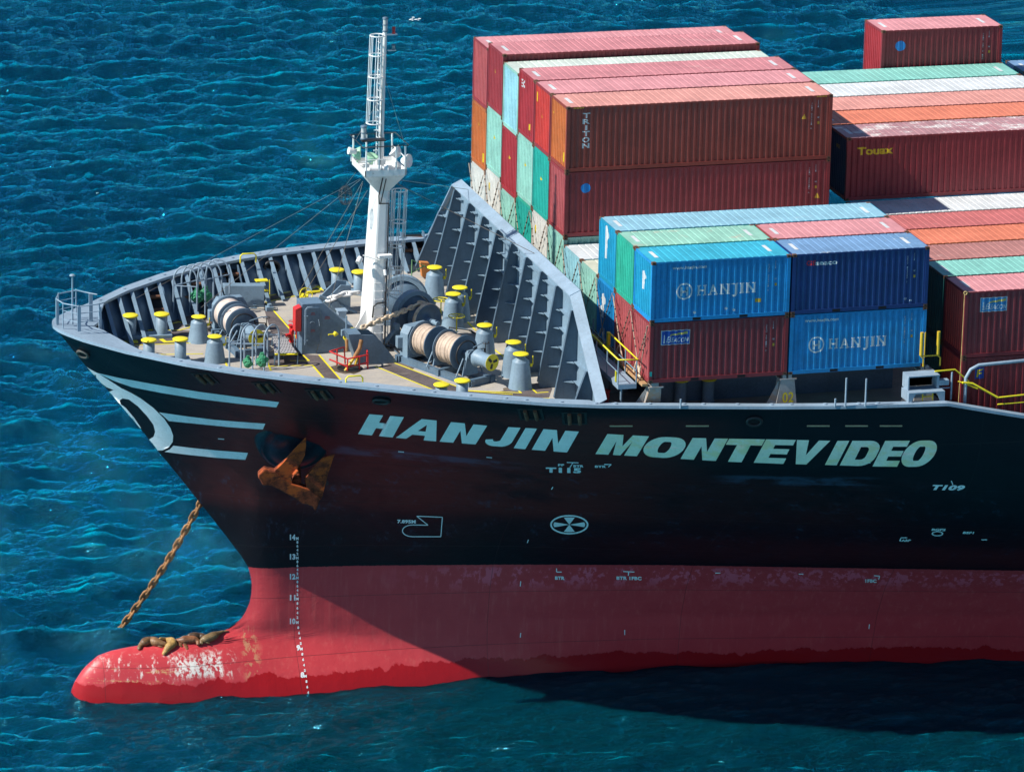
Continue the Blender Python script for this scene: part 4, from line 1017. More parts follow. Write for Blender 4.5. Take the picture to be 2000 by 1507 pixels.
# grating platform by the winch
g0 = [atz(*R2(*p), ZD+.42) for p in ((440, 590), (520, 592), (605, 708), (455, 712))]
M = MB(); M.prism(g0, (0, 0, .05)); gr = part('grating', M, GALV, org=g0[0], label='small perforated metal step platform')
M = MB()
for i in range(12):
    for j in range(14):
        if (i+j) % 2: continue
        a = g0[0].lerp(g0[1], (j+.5)/14); b = g0[3].lerp(g0[2], (j+.5)/14); c = a.lerp(b, (i+.5)/12); M.box(tuple(c+Vector((-.025, -.04, .05))), tuple(c+Vector((.025, .04, .057))))
part('perforation', M, BLK, gr, org=g0[0])
M = MB(); M.tube([g0[3]+Vector((0, -.02, .04)), g0[2]+Vector((0, -.02, .04))], .05, 4); part('edge_bar', M, YEL, gr, org=g0[3])
M = MB()
for p in g0: M.tube([p, Vector((p.x, p.y, ZD))], .03, 6)
part('support', M, GREYD, gr, org=g0[0])
# box plinth behind the left winch
M = MB(); a, b = atz(*R2(130, 400), ZD), atz(*R2(388, 400), ZD); M.prism([a, b, b+Vector((0, .5, 0)), a+Vector((0, .5, 0))], (0, 0, 1.0)); bev(part('vent_box', M, GREY, org=a), .02)
# hawse plating in front of the windlass (chain stopper) + red guard rail
def poly2(pts, z0, dy=.0): return [atz(*R2(*p), z) for p, z in pts]
cs = atz(*R2(1110, 770), ZD)
M = MB(); X0 = cs.x-.75; Y0 = cs.y
M.prism([(X0, Y0, ZD), (X0+1.75, Y0, ZD), (X0+1.0, Y0, ZD+1.0), (X0+.65, Y0, ZD+1.30), (X0+.1, Y0, ZD+1.36), (X0-.45, Y0, ZD+1.36)], (0, .06, 0))
M.prism([(X0, Y0+.9, ZD), (X0+1.75, Y0+.9, ZD), (X0+1.0, Y0+.9, ZD+1.0), (X0+.65, Y0+.9, ZD+1.30), (X0+.1, Y0+.9, ZD+1.36), (X0-.45, Y0+.9, ZD+1.36)], (0, .06, 0))
M.prism([(X0-.45, Y0, ZD+1.36), (X0+.1, Y0, ZD+1.36), (X0+.1, Y0+.96, ZD+1.36), (X0-.45, Y0+.96, ZD+1.36)], (0, 0, .04))
M.prism([(X0-.45, Y0+.061, ZD+1.30), (X0, Y0+.061, ZD), (X0, Y0+.899, ZD), (X0-.45, Y0+.899, ZD+1.30)], (.04, 0, 0))
part('chain_stopper', M, GREYD, org=cs, label='dark steel chain stopper below the tan chain')
M = MB(); c = atz(*R2(930, 800), ZD); r_ = .036
def rl(pts): M.tube([c+Vector(p) for p in pts], r_, 6)
rl([(-.75, .25, .75), (-.05, .45, .85), (.0, .45, .1)]); rl([(-.75, .25, .75), (-.1, -.35, .55), (.85, -.15, .62), (.95, .35, .66)]); rl([(-.75, .25, .4), (-.1, -.35, .2), (.85, -.15, .27)]); rl([(-.1, -.35, 0), (-.1, -.35, .55)]); rl([(.85, -.15, 0), (.85, -.15, .62)]); rl([(.45, -.25, 0), (.45, -.25, .6)]); rl([(.95, .35, 0), (.95, .35, .66)]); rl([(-.4, .3, .1), (-.4, .3, .8)])
part('guard_rail', M, REDP, org=c, label='red pipe rail around the hawse opening')
M = MB(); M.cyl(c+Vector((.1, .0, .004)), Zv, .55, .03, 24); part('hawse_cover', M, BLK, org=c)
M = MB(); a = atz(*R2(975, 650), -.9)
M.tube([a+Vector((.3, 0, .25)), a+Vector((.2, -.1, -.1)), a+Vector((-.05, -.2, -.45))], .09, 8); M.tube([a+Vector((-.35, .0, .3)), a+Vector((-.35, -.05, -.2))], .07, 8); part('claw', M, CHAINR, org=a)
M = MB(); M.tube([a+Vector((-.05, -.2, -.45)), a+Vector((-.3, -.3, -.75)), a+Vector((-.5, -.35, -1.0))], .065, 8); M.tube([a+Vector((.1, -.2, -.4)), a+Vector((-.05, -.3, -.8))], .06, 8); part('claw_pin', M, YELD, org=a)
# tan chain from windlass to stopper; white chain on the far side
top = atz(*R2(1430, 352), .0); pts = [cw+Vector((0, 0, .0))+AXW*.25+Vector((.35, 0, .55)), cw+AXW*.25+Vector((-.1, 0, .68)), cw+AXW*.25+Vector((-.5, -.05, .52)), (cs+Vector((-.6, .45, 1.5)))]
chain('windlass_chain', pts, CHAINT, .27, 'heavy tan anchor chain over the near windlass', parent=ship, L=.38, W=.26, r=.055)
a, b = atz(*R2(800, 352), -1.2), atz(*R2(1040, 300), -.9)
chain('deck_chain', [a, a.lerp(b, .4)+Vector((0, 0, .12)), b], WHITE, .36, 'white painted chain on the far side of the deck', parent=ship, L=.5, W=.30, r=.06)
M = MB(); c = atz(*R2(870, 440), ZD)   # far chain stopper frame
M.prism([c+Vector((-.8, 0, 0)), c+Vector((.55, 0, 0)), c+Vector((.55, 0, 1.25)), c+Vector((.1, 0, 1.3)), c+Vector((-.8, 0, .45))], (0, .08, 0)); M.prism([c+Vector((-.8, .8, 0)), c+Vector((.55, .8, 0)), c+Vector((.55, .8, 1.25)), c+Vector((.1, .8, 1.3)), c+Vector((-.8, .8, .45))], (0, .08, 0))
M.prism([c+Vector((.5, .08, .2)), c+Vector((.55, .08, 1.25)), c+Vector((.55, .8, 1.25)), c+Vector((.5, .8, .2))], (.04, 0, 0)); M.tube([c+Vector((-.9, -.1, .9)), c+Vector((.8, -.1, .0))], .07, 8); M.cyl(c+Vector((-.2, -.25, .45)), (0, 1, 0), .2, .25, 16)
part('chain_stopper', M, GREY, org=c, label='grey chain stopper frame on the far side')
M = MB(); c = atz(*R2(885, 500), -1.1); M.box(tuple(c-Vector((.15, .2, .1))), tuple(c+Vector((.2, .2, .55)))); M.box(tuple(c+Vector((-.2, -.25, .55))), tuple(c+Vector((.25, .25, .6)))); part('control_box', M, RIM, org=c)
M = MB(); c = atz(*R2(1400, 230), ZD); M.prism([c+Vector((.2, .3, .1)), c+Vector((.9, .3, 0)), c+Vector((.5, .3, .75)), c+Vector((.1, .3, .8))], (0, .3, 0)); part('equipment_cover', M, paint('orange_cover', (.55, .2, .05), .7, .2, .3), org=c)
M = MB(); c = atz(*R2(1345, 300), ZD); M.tube([c, c+Vector((0, 0, 1.5)), c+Vector((.9, 0, 1.0))], .03, 6); M.tube([c+Vector((0, 0, .9)), c+Vector((.6, 0, 1.2))], .03, 6); part('wash_bracket', M, plain('dull_green', (.08, .22, .08)), org=c)
# ---------------------------------------------------------------- arched pipe cages with green bundles
def cage(b0, st, s_, n, H_, label):
    """row of n arches from point b0 to b1; each arch spans dep across the deck"""
    b0 = Vector(b0); b1 = b0+Vector(st)*(n-1); s_ = Vector(s_)
    M = MB()
    for i in range(n):
        p = b0.lerp(b1, i/(n-1)); pts = [p, p+Zv*H_*.72]
        for k in range(1, 8): q = PI*k/8; pts.append(p+s_*(.5-.5*math.cos(q))+Zv*(H_*.72+H_*.28*math.sin(q)))
        pts += [p+s_+Zv*H_*.72, p+s_]; M.tube(pts, .04, 6)
    M.tube([b0+Zv*H_*.62, b1+Zv*H_*.62], .032, 6); M.tube([b0+s_+Zv*H_*.72, b1+s_+Zv*H_*.72], .026, 6); M.tube([b0+Zv*H_*.62, b0+s_+Zv*H_*.62], .024, 6)
    o = part('guard_cage', M, RIM, org=b0, label=label); return b0.lerp(b1, .5)+s_*.5
c1 = cage(atz(*R1(862, 603), ZD), (.42, .22, 0), (.98, -.40, 0), 5, 2.40, 'far arched pipe cage against the bulwark')
c2 = cage(atz(*R2(160, 812), ZD), (.48, -.12, 0), (.80, .6, 0), 4, 1.95, 'near arched pipe cage by the forward winch')
def bundle(c, s_, seed, label):
    r0 = random.Random(seed); M = MB(); n = 14; m_ = 9
    def f(i, j):
        a = 2*PI*j/n; q = i/(m_-1); r = s_*(.35+.65*math.sin(PI*min(q*1.1+.05, 1)))*(1+.25*math.sin(3*a+q*9+seed)+.12*r0.uniform(-1, 1)); return c+Vector((math.cos(a)*r, math.sin(a)*r, (q-.5)*s_*2.6))
    vs = [f(i, j) for i in range(m_) for j in range(n)]; M.add(vs, [(i*n+j, i*n+(j+1) % n, (i+1)*n+(j+1) % n, (i+1)*n+j) for i in range(m_-1) for j in range(n)]+[tuple(range(n))[::-1], tuple(range((m_-1)*n, m_*n))], False)
    o_ = Vector(c); M.v = [tuple(Vector(v)-o_) for v in M.v]
    tag(put('canvas_bundle', M.mesh('canvas_bundle', GREEN), None, o_), label, 'canvas bundle', 'green canvas bundles hung in the pipe cages')
for (a, b, z, s_, lb) in ((384, 577, -1.0, .26, 'green canvas bundle on the left in the far pipe cage'), (401, 574, -1.0, .27, 'green canvas bundle on the right in the far pipe cage'), (484, 706, -1.25, .2, 'bright green bundle hanging low in the near pipe cage'), (512, 702, -1.05, .24, 'blue-green bundle on the right in the near pipe cage')):
    bundle(atz(a, b, z), s_, int(a), lb)
# yellow loops on the rim, step ladder, pulpit and jackstaff
def looprail(a, b, z0, side):
    p = atz(a, b, z0); M = MB(); M.tube([p+Vector((-.32, 0, 0)), p+Vector((-.32, 0, .32)), p+Vector((-.22, 0, .42)), p+Vector((.3, 0, .42)), p+Vector((.4, 0, .32)), p+Vector((.4, 0, 0))], .035, 6); part('step_handle', M, YEL, org=p)
looprail(690, 753, -.52, 1); looprail(483, 513, -.45, 1)
M = MB(); c = atz(*R2(355, 225), -1.0)
for z in (0, -.45): M.box((c.x-.2, c.y-.3, c.z+z), (c.x+.35, c.y+.1, c.z+z+.05))
M.tube([c+Vector((.4, -.3, .1)), c+Vector((.4, -.35, -.9))], .02, 5); part('bulwark_step', M, YEL, org=c)
M = MB(); zr = -.08
top_ = [(-20.55, CY-.95), (-21.5, CY-1.15), (-22.05, CY-.55), (-22.2, CY+.2), (-21.95, CY+.95), (-21.1, CY+1.35), (-20.6, CY+.75)]
M.tube([(x, y, zr+1.1) for x, y in [(-20.3, CY-.75)]+top_+[(-20.35, CY+.5)]], .028, 6)
for z in (.4, .78): M.tube([(x, y, zr+z) for x, y in top_[:3]], .02, 5); M.tube([(x, y, zr+z) for x, y in top_[3:6]], .02, 5)
for x, y in top_[:-1]: M.tube([(x, y, zr), (x, y, zr+1.15)], .028, 6)
M.box((-22.22, CY+.0, zr), (-22.12, CY+.04, zr+1.05)); M.box((-21.55, CY-1.19, zr), (-21.4, CY-1.13, zr+1.1)); M.box((-20.66, CY+.7, zr-.3), (-20.5, CY+.78, zr+1.1)); M.box((-20.42, CY-.2, zr-.6), (-20.3, CY-.12, zr+.75))
part('pulpit_rail', M, RIM, org=(-21.5, CY, zr), label='round grey railing at the tip of the bow')
M = MB(); M.cyl((-21.53, CY, zr), (0, 0, 1), .045, 2.1, 10, .035); M.lathe([(.02, 0), (.12, .03), (.13, .06), (.09, .10), (.001, .11)], (-21.53, CY, zr+2.1)); part('jackstaff', M, RIM, org=(-21.53, CY, zr))
# loose things by the breakwater
M = MB(); c = atz(*R3(1225, 1375), ZD+.35)
for i in range(4): M.ring(c+Vector((.05*i, 0, .04*i)), (.2*i, -.8, .7), .28-.03*i, .035, 18, 6)
rp = put('rope_coil', M.mesh('rope_coil', ROPEW)); tag(rp, 'loose coil of pale rope hung at the foot of the breakwater near the side', 'rope coil')

# deck clutter: hydraulic pipes, mooring rope tails, small fittings, grease
rc_ = random.Random(21)
def dpt(x, y, z=ZD): return Vector((x, y, z))
for pts in ([R2(470,590),R2(560,560),R2(640,560)], [R2(1180,640),R2(1240,690),R2(1300,720)], [R2(1560,520),R2(1700,540),R2(1800,600)], [R2(1010,640),R2(1200,650),R2(1320,600)], [R2(60,560),R2(100,620),R2(240,640)]):
    for dz in (.06, .14):
        M = MB(); P = [atz(a, b, ZD+dz)+Vector((dz, -dz*2, 0)) for a, b in pts]; M.tube([P[0]-Vector((0, 0, dz))]+P+[P[-1]-Vector((0, 0, dz))], .03, 6); part('hydraulic_pipe', M, GREYD if dz < .1 else BLK, org=P[0])
for (a, b) in (R2(700,610), R2(1290,640), R2(1250,600), R2(1640,660), R2(1480,500), R2(1700,470), R2(1060,640), R2(470,740), R2(1830,560), R2(420,420), R1(1130,640), R1(1160,700)):
    c = atz(a, b, ZD); h_ = rc_.uniform(.18, .5); w2_ = rc_.uniform(.08, .2); M = MB(); M.box((c.x-w2_, c.y-w2_, ZD), (c.x+w2_, c.y+w2_, ZD+h_)); M.cyl(c+Vector((0, 0, h_)), Zv, w2_*.6, .12, 10); M.tube([c+Vector((w2_, 0, h_*.6)), c+Vector((w2_+.2, 0, h_*.6)), c+Vector((w2_+.2, 0, 0))], .025, 5)
    bev(part('valve_block', M, rc_.choice([GREY, GREYD, GREYD, CAST, BLK]), org=c), .01)
def ropeline(name, P, label, mat=ROPEW, r=.035):
    Q = []
    for a, b in zip(P, P[1:]):
        for k in range(8): q = a.lerp(b, k/8); Q.append(q+Vector((rc_.uniform(-.05, .05), rc_.uniform(-.07, .07), 0)))
    Q.append(P[-1]); o_ = P[0]; M = MB(); M.tube([q-o_ for q in Q], r, 6); tag(put(name, M.mesh(name, mat), None, o_), label, 'mooring rope')
ropeline('mooring_rope', [atz(*R2(480, 560), -1.2), atz(*R2(560, 600), ZD+.04), atz(*R2(500, 640), ZD+.04), atz(*R2(420, 690), ZD+.04)], 'pale rope tail trailing on deck from the left winch')
for i_, (a, b, lb) in enumerate(((R2(30, 545)[0], R2(30, 545)[1], 'dark heap of rope left of the forward winch'), (R2(1115, 490)[0], R2(1115, 490)[1], 'rusty coil of wire at the foot of the mast'))):
    c = atz(a, b, ZD+.06 if i_ == 0 else -.9); M = MB()
    for k in range(6): M.ring(Vector((rc_.uniform(-.1, .1), rc_.uniform(-.1, .1), .05*k)), (rc_.uniform(-.2, .2), rc_.uniform(-.2, .2), 1) if i_ == 0 else (rc_.uniform(-.2, .2), -1, .2), .28-.03*k*(i_ == 0), .035, 18, 6)
    tag(put('rope_heap', M.mesh('rope_heap', BLK if i_ == 0 else CHAINR), None, c), lb, 'rope coil')
GRS = paint('grease_stain', (.13, .095, .065), .85, .4, .2, streak=0)
for (a, b, s_) in ((*R2(1300, 770), .9), (*R2(1150, 640), .6), (*R2(200, 640), .6), (*R3(860, 1390), .7), (*R2(900, 800), .8), (*R2(700, 470), .5)):
    c = atz(a, b, ZD); n = 18; pts = [(c.x+s_*math.cos(2*PI*k/n)*rc_.uniform(.5, 1.2), c.y+s_*1.2*math.sin(2*PI*k/n)*rc_.uniform(.5, 1.2)) for k in range(n)]
    vs, fs = fill2d([pts]); M = MB(); M.add([(v[0], v[1], ZD+.0035) for v in vs], fs); part('deck_stain', M, GRS, org=c)

# ================================================================== MAST
mx, my = -8.2, 13.75
M = MB()
def ringsec(cx, cy, z, wx, wy, r=.1): return [(cx+px, cy+py, z) for px, py in rrect(-wx/2, -wy/2, wx/2, wy/2, r, 3)]
secs = [(-8.32, ZD, .66, 2.05), (-8.26, -.6, .62, 1.9), (-7.99, 5.4, .56, 1.32)]
vs = []; n = len(ringsec(0, 0, 0, 1, 1))
for cx, z, wx, wy in secs: vs += ringsec(cx, my+.12, z, wx, wy, .14)
fs = [(i*n+j, i*n+(j+1) % n, (i+1)*n+(j+1) % n, (i+1)*n+j) for i in range(2) for j in range(n)]+[tuple(range(2*n, 3*n))]
M.add(vs, fs); M.prism([(-8.6, my-.2, -.1), (-8.6, my-.2, ZD), (-9.6, my-.2, ZD)], (0, .06, 0))
mast = part('mast', M, WHITE, org=(mx, my, ZD), label='tall white foremast with lamp platform and caged ladders')
mast.data.polygons.foreach_set('use_smooth', [len(p.vertices) == 4 and False for p in mast.data.polygons])
# platform: inverted pyramid with tray
px0, px1, py0, py1, pz = -8.98, -7.15, my-1.15, my+1.15, 6.1
M = MB(); b0 = [(-8.25, my-.5, 5.2), (-7.75, my-.5, 5.2), (-7.75, my+.5, 5.2), (-8.25, my+.5, 5.2)]; b1 = [(px0, py0, pz), (px1, py0, pz), (px1, py1, pz), (px0, py1, pz)]
M.add(b0+b1, [(0, 1, 5, 4), (1, 2, 6, 5), (2, 3, 7, 6), (3, 0, 4, 7), (4, 5, 6, 7)])
for a, b in (((px0, py0), (px1, py0+.04)), ((px0, py1-.04), (px1, py1)), ((px0, py0), (px0+.04, py1)), ((px1-.04, py0), (px1, py1))): M.box((a[0], a[1], pz-.03), (b[0], b[1], pz+.24))
plat = part('platform', M, WHITE, mast, org=(-8, my, 5))
M = MB()
for x in (px0+.05, -8.35, -7.6, px1-.05):
    for y in (py0+.03, py1-.03): M.tube([(x, y, pz+.2), (x, y, pz+1.25)], .04, 6)
for y in (py0+.03, py1-.03): M.tube([(px0-.15, y, pz+.65), (px0+.3, y, pz+.62)], .025, 5)
M.tube([(px0, py0, pz+.72), (-7.8, py0, pz+.72)], .02, 5); M.tube([(px1, py0, pz+.7), (px1, py1, pz+.7)], .025, 5)
part('stanchion', M, WHITE, plat, org=(-8, my, pz))
M = MB(); M.tube([(px0-.1, py0, pz+1.28), (px1+.1, py0, pz+1.28), (px1+.1, py1, pz+1.28), (px0-.1, py1, pz+1.28)], .025, 6, closed=True); part('top_rail', M, BLK, plat, org=(-8, my, pz))
M = MB(); M.box((-8.95, my-.5, pz+1.35), (-7.9, my-.05, pz+1.40)); M.tube([(-8.95, my-.28, pz+1.4), (-7.9, my-.28, pz+1.36)], .03, 6); part('lamp_bracket', M, BLK, plat, org=(-8.5, my, pz+1.3))
def lantern(c, h=.42, r=.11):
    M = MB(); c = Vector(c); M.lathe([(r, 0), (r*1.15, .02), (r*1.15, .06), (r*.9, .07)], c); M.lathe([(r*1.1, h-.06), (r*1.1, h), (r*.5, h+.03), (.001, h+.03)], c); M.lathe([(r, h*.48), (r*1.1, h*.5), (r, h*.54)], c)
    M.cur = 1; M.lathe([(r*.85, .06), (r*.85, h-.05)], c); return M
part('navigation_lamp', lantern((-8.85, my-.3, pz+1.42), .6, .13), [GREYD, GLASS], mast, org=(-8.85, my-.3, pz+1.4))
def floodlamp(c, d, R, mat, nm='floodlight'):
    c = Vector(c); M = MB(); M.lathe([(.03, -.25), (.12, -.22), (R*.75, -.05), (R, .1), (R, .14), (R*.9, .13), (.001, .08)], c, d, 20); M.tube([c-Zv*R, c-Zv*(R+.3)], .03, 6); return part(nm, M, mat, mast, org=c)
floodlamp((-8.85, my+.7, pz+.55), (1, -.3, .0), .30, GREENP); floodlamp((-8.45, my-.2, pz+.55), (.2, -.3, 1), .26, GREENP)
floodlamp((-7.25, my+.2, pz+.65), (-.8, .2, .8), .30, WHITE); floodlamp((-7.05, my-.75, pz+.5), (.6, -.6, .1), .30, WHITE); floodlamp((-9.2, my+.4, pz+.75), (-1, 0, .2), .16, WHITE)
M = MB(); c = Vector((-8.7, my-.8, pz+.25)); M.cyl(c, (1, -.2, 0), .16, .5, 14); M.lathe([(.08, 0), (.22, .3)], c+Vector((.5, -.1, 0)), (1, -.2, .1), 14); M.tube([c+Vector((.2, 0, -.3)), c+Vector((.2, 0, .3))], .03, 6); part('horn', M, WHITE, mast, org=c)
M = MB(); M.box((-8.15, my-.1, pz), (-7.8, my+.5, pz+.42)); part('junction_box', M, WHITE, plat, org=(-8, my, pz))
# upper pole
M = MB(); M.cyl((-8.02, my, pz-.3), (.02, 0, 1), .11, 6.4, 14, .09); M.box((-8.0, my-.07, 12.0), (-7.35, my+.07, 12.05)); M.box((-7.75, my-.05, 11.3), (-7.4, my+.05, 11.34))
for z in (6.9, 7.35, 7.8): M.box((-8.32, my-.03, z), (-8.05, my+.03, z+.05))
pole = part('upper_pole', M, WHITE, mast, org=(-8, my, pz))
part('navigation_lamp', lantern((-7.88, my, 12.15), .62, .11), [GREYD, GLASS], mast, org=(-7.88, my, 12.15))
part('navigation_lamp', lantern((-7.5, my, 12.05), .28, .07), [REDP, REDP], mast, org=(-7.5, my, 12.05)); part('navigation_lamp', lantern((-7.5, my, 11.34), .24, .07), [GREYD, GLASS], mast, org=(-7.5, my, 11.3))
def ladder_cage(cx, cy, z0, z1, r, zr, nb, a0, a1, nm, xo=0.0, lean=0.0):
    M = MB(); 
    for z in zr: M.tube([(cx+lean*(z-z0)+r*math.cos(a0+(a1-a0)*i/16), cy+r*math.sin(a0+(a1-a0)*i/16), z) for i in range(17)], .028, 6)
    for k in range(nb):
        q = a0+(a1-a0)*k/(nb-1); M.tube([(cx+r*math.cos(q), cy+r*math.sin(q), z0), (cx+lean*(z1-z0)+r*math.cos(q), cy+r*math.sin(q), z1)], .02, 5)
    return part(nm, M, WHITE, mast, org=(cx, cy, z0))
ladder_cage(-8.32, my, 8.15, 12.0, .33, (8.15, 9.2, 10.2, 11.15, 12.0), 8, .35, 2*PI-.35, 'ladder_cage', lean=.03)
M = MB()
for y in (-.18, .18): M.tube([(-8.16, my+y, 6.3), (-8.1, my+y, 12.0)], .02, 5)
for i in range(18): M.tube([(-8.15, my-.18, 6.6+.3*i), (-8.15, my+.18, 6.6+.3*i)], .013, 5)
part('ladder', M, WHITE, mast, org=(-8.1, my, 6.3))
ladder_cage(-7.25, my, .5, 5.1, .32, (.5, 1.6, 2.6, 3.7, 5.1), 8, -PI+.4, PI-.4, 'ladder_cage', lean=.03)
M = MB()
for y in (-.18, .18): M.tube([(-7.62, my+y, ZD), (-7.52, my+y, 5.2)], .022, 5)
for i in range(23): M.tube([(-7.6, my-.18, ZD+.3+.3*i), (-7.6, my+.18, ZD+.3+.3*i)], .014, 5)
part('ladder', M, WHITE, mast, org=(-7.6, my, ZD))
yf = my-.84
M = MB()
for i in range(7): z = -1.0+.37*i; M.tube([(-8.38, yf+.03*i-.02, z), (-8.38, yf-.14+.03*i, z), (-8.02, yf-.14+.03*i, z), (-8.02, yf+.03*i, z)], .014, 5)
part('rung', M, WHITE, mast, org=(-8.2, yf, -1))
M = MB(); M.tube([(-7.93, yf-.02, -1.6), (-7.9, yf+.02, .6), (-7.78, yf+.2, 4.2), (-7.76, yf+.22, 4.7), (-8.2, yf+.2, 4.72), (-8.25, yf+.1, 5.1), (-8.2, py0-.02, 6.0)], .03, 6); M.tube([(-8.15, yf+.15, 4.75), (-8.05, py0-.02, 5.95)], .025, 6)
M.tube([(-8.5, yf-.06, -.3), (-8.45, yf-.06, .2), (-8.3, yf-.05, .32), (-7.95, yf-.03, .35)], .035, 6); M.tube([(-8.04, my-.13, 6.2), (-8.02, my-.12, 12)], .014, 5); part('cable', M, BLK, mast, org=(-8, yf, 0))
M = MB(); c = Vector((-8.0, yf-.1, 1.85+.6)); M.box(tuple(c-Vector((.28, .16, .06))), tuple(c+Vector((.3, .16, .06)))); M.cyl(c+Vector((.0, -.05, -.6)), (0, -.5, -1), .07, .25, 10); M.cyl(c+Vector((-1.0, .3, -.1)), (-.5, -.5, -.6), .12, .28, 12); M.tube([c+Vector((-.9, .3, 0)), c+Vector((-.2, .1, -.2))], .03, 6); part('floodlight', M, WHITE, mast, org=c)
# rigging wires
def wire(pts, r, mat, nm='stay_wire'): M = MB(); M.tube(pts, r, 5); part(nm, M, mat, mast, org=pts[0])
STEEL = plain('wire_steel', (.22, .20, .18), .5, .5)
PA = Vector((-8.95, my-.3, 5.75))
wire([PA, (-15.5, my+9.0*.2, -.2)], .009, STEEL); wire([(-8.9, my, 5.7), (-17.8, my+4.5, -.4)], .007, STEEL)
wire([(-8.9, my-.4, 5.6), (-10.9, my-.5, ZD)], .014, STEEL); wire([(-8.7, my+.3, 5.5), (-9.6, my+8.0, ZD+.3)], .014, STEEL); wire([(-8.7, my-.5, 5.3), (-9.8, my+6.8, ZD+.3)], .014, STEEL)
wire([(-7.3, my-.2, 5.45), (-4.2, my-1.6, 3.9), (-1.75, my-3.2, 2.75)], .016, STEEL); wire([(-7.3, my+.4, 5.5), (-1.75, my+7.9, 2.8)], .011, STEEL)
wire([(-8.95, my+.6, pz+1.2), (-8.1, my, 9.2)], .010, STEEL); wire([(-7.05, my-.3, pz+1.2), (-7.95, my, 10.4)], .010, STEEL)
M = MB(); c = Vector((-9.55, my, 5.0))
for i in range(5): q = i*PI/5; M.tube([(c.x+.30*math.cos(t_)*math.cos(q), c.y+.30*math.cos(t_)*math.sin(q), c.z+.42*math.sin(t_)) for t_ in [2*PI*k/16 for k in range(16)]], .010, 4, closed=True)
for z in (-.2, 0, .2): M.ring(c+Zv*z, Zv, .30*math.sqrt(1-(z/.42)**2), .010, 16, 4)
M.tube([c+Zv*.42, (-9.1, my, 6.0)], .008, 4)
ab = put('anchor_ball', M.mesh('anchor_ball', BLK)); tag(ab, 'black wire mesh ball signal hanging left of the mast below the platform', 'signal ball')
# ================================================================== BELOW AND BESIDE THE BOXES
M = MB(); M.box((1.2, 3.2, ZD), (12.0, 24.4, -.42)); M.box((1.0, 3.0, -.42), (12.2, 24.6, -.22)); part('hatch_coaming', M, GREYD, org=(1.2, 3.2, ZD))
M = MB(); M.box((14.2, 1.0, -3.35), (26, 26.6, -2.75)); part('hatch_coaming', M, GREYD, org=(14.2, 1, -3.35))
PED = paint('pedestal_paint', (.30, .32, .33), .6, .15, .7, wear=((.40, .24, .12), .7, .52))
def pedestal(x0, x1, y, fl, label=None):
    M = MB(); xm = (x0+x1)/2; yo = .8 if x0 < 1 and y < 1 else 0
    M.prism([(x0-.22-fl, y+.02+yo, ZD), (x1+.22, y+.02+yo, ZD), (x1+.02, y+.05, -.22), (x0-.02, y+.05, -.22)], (0, .5, 0)); M.prism([(x0-.08, y, -.22), (x1+.1, y, -.22), (x1+.1, y+.6, -.22), (x0-.08, y+.6, -.22)], (0, 0, .05))
    M.prism([(x0-.24, y+.1+yo, ZD), (x0-.85, y+.35+yo, ZD), (x0-.06, y+.2+yo*.2, -.26)], (.02, .05, 0))
    M.box((x0+.05, y+.05, -.17), (x0+.2, y+.2, -.004)); M.box((x1-.25, y+.05, -.17), (x1-.1, y+.2, -.004))
    return part('pedestal', M, PED, org=(xm, y, ZD), label=label)
p02 = pedestal(5.85, 6.4, -.02, .1, 'box pedestal marked 02 beneath the gap between two boxes')
M = MB(); vs, fs = text2d('02', .62, .012, 1.05); M.add([(5.90+v[0]*.8, -.004+.0, -1.2+v[1]) for v in vs], fs); part('number', M, YEL, p02, org=(6, 0, -1))
pedestal(.1, .55, -.02, .0); pedestal(12.0, 12.5, -.02, .05)
for x in (0, 6, 11.7):
    for y in (5, 10): pedestal(x+.1, x+.5, y, 0)
# walkway with yellow handrails at the front of the boxes
M = MB(); x0, x1 = -1.15, -.35
M.box((x0, .55, -.35), (x1, 12.5, -.15)); cat = part('catwalk', M, RIM, org=(x0, .5, -.3), label='narrow catwalk with yellow handrails in front of the boxes')
M = MB()
for y in np.arange(.6, 12.5, 1.55): M.tube([(x0, y, -.15), (x0, y, .9)], .03, 6); M.tube([(x1, y, -.15), (x1, y, .9)], .03, 6)
M.tube([(x0, .6, .38), (x0, 12, .38)], .02, 5); M.tube([(x1, .6, .38), (x1, 12, .38)], .02, 5); M.tube([(-.9, .9, -.35), (-.9, .9, ZD)], .05, 8); part('stanchion', M, GREY, cat, org=(x0, .5, 0))
M = MB(); M.tube([(x0, 5.3, .92), (x0, .6, .92), (x1, .45, .92), (x1, 4.6, .92)], .035, 6); M.tube([(x0, 5.3, .92), (x0-.02, 7.8, 1.05), (x0, 9, 1.3)], .03, 6); M.box((x1-.06, 4.5, 0), (x1+.06, 4.7, .92)); M.box((x0-.06, 6.0, -.1), (x0+.06, 6.2, 1.0)); M.box((x0+.0, .95, -.14), (x0+.06, 1.02, .35)); part('handrail', M, YEL, cat, org=(x0, .5, 1))
M = MB(); M.box((-.25, .1, -.14), (.0, 13, -.04)); part('lashing_ledge', M, paint('rust_ledge', (.5, .3, .14), .8, .3, .8), org=(-.2, .1, -.1))
M = MB(); c = Vector((-1.1, 2.3, ZD)); M.cyl(c, Zv, .08, .6, 12); M.cyl(c+Zv*.6, Zv, .14, .35, 14); M.cyl(c+Zv*.7, (0, -1, 0), .07, .2, 10); M.cyl(c+Zv*.95, Zv, .17, .05, 14); part('hydrant', M, REDP, org=c)
# small stanchions on the rim amidships
M = MB()
for a, b, h in ((1651, 794, 1.25), (1690, 793, 1.2), (1631, 794, .35), (1329, 797, .4)): p = atz(a, b, zt(6)); M.tube([p, p+Zv*h], .04, 6)
part('socket_post', M, RIM, org=(6, 0, -1))
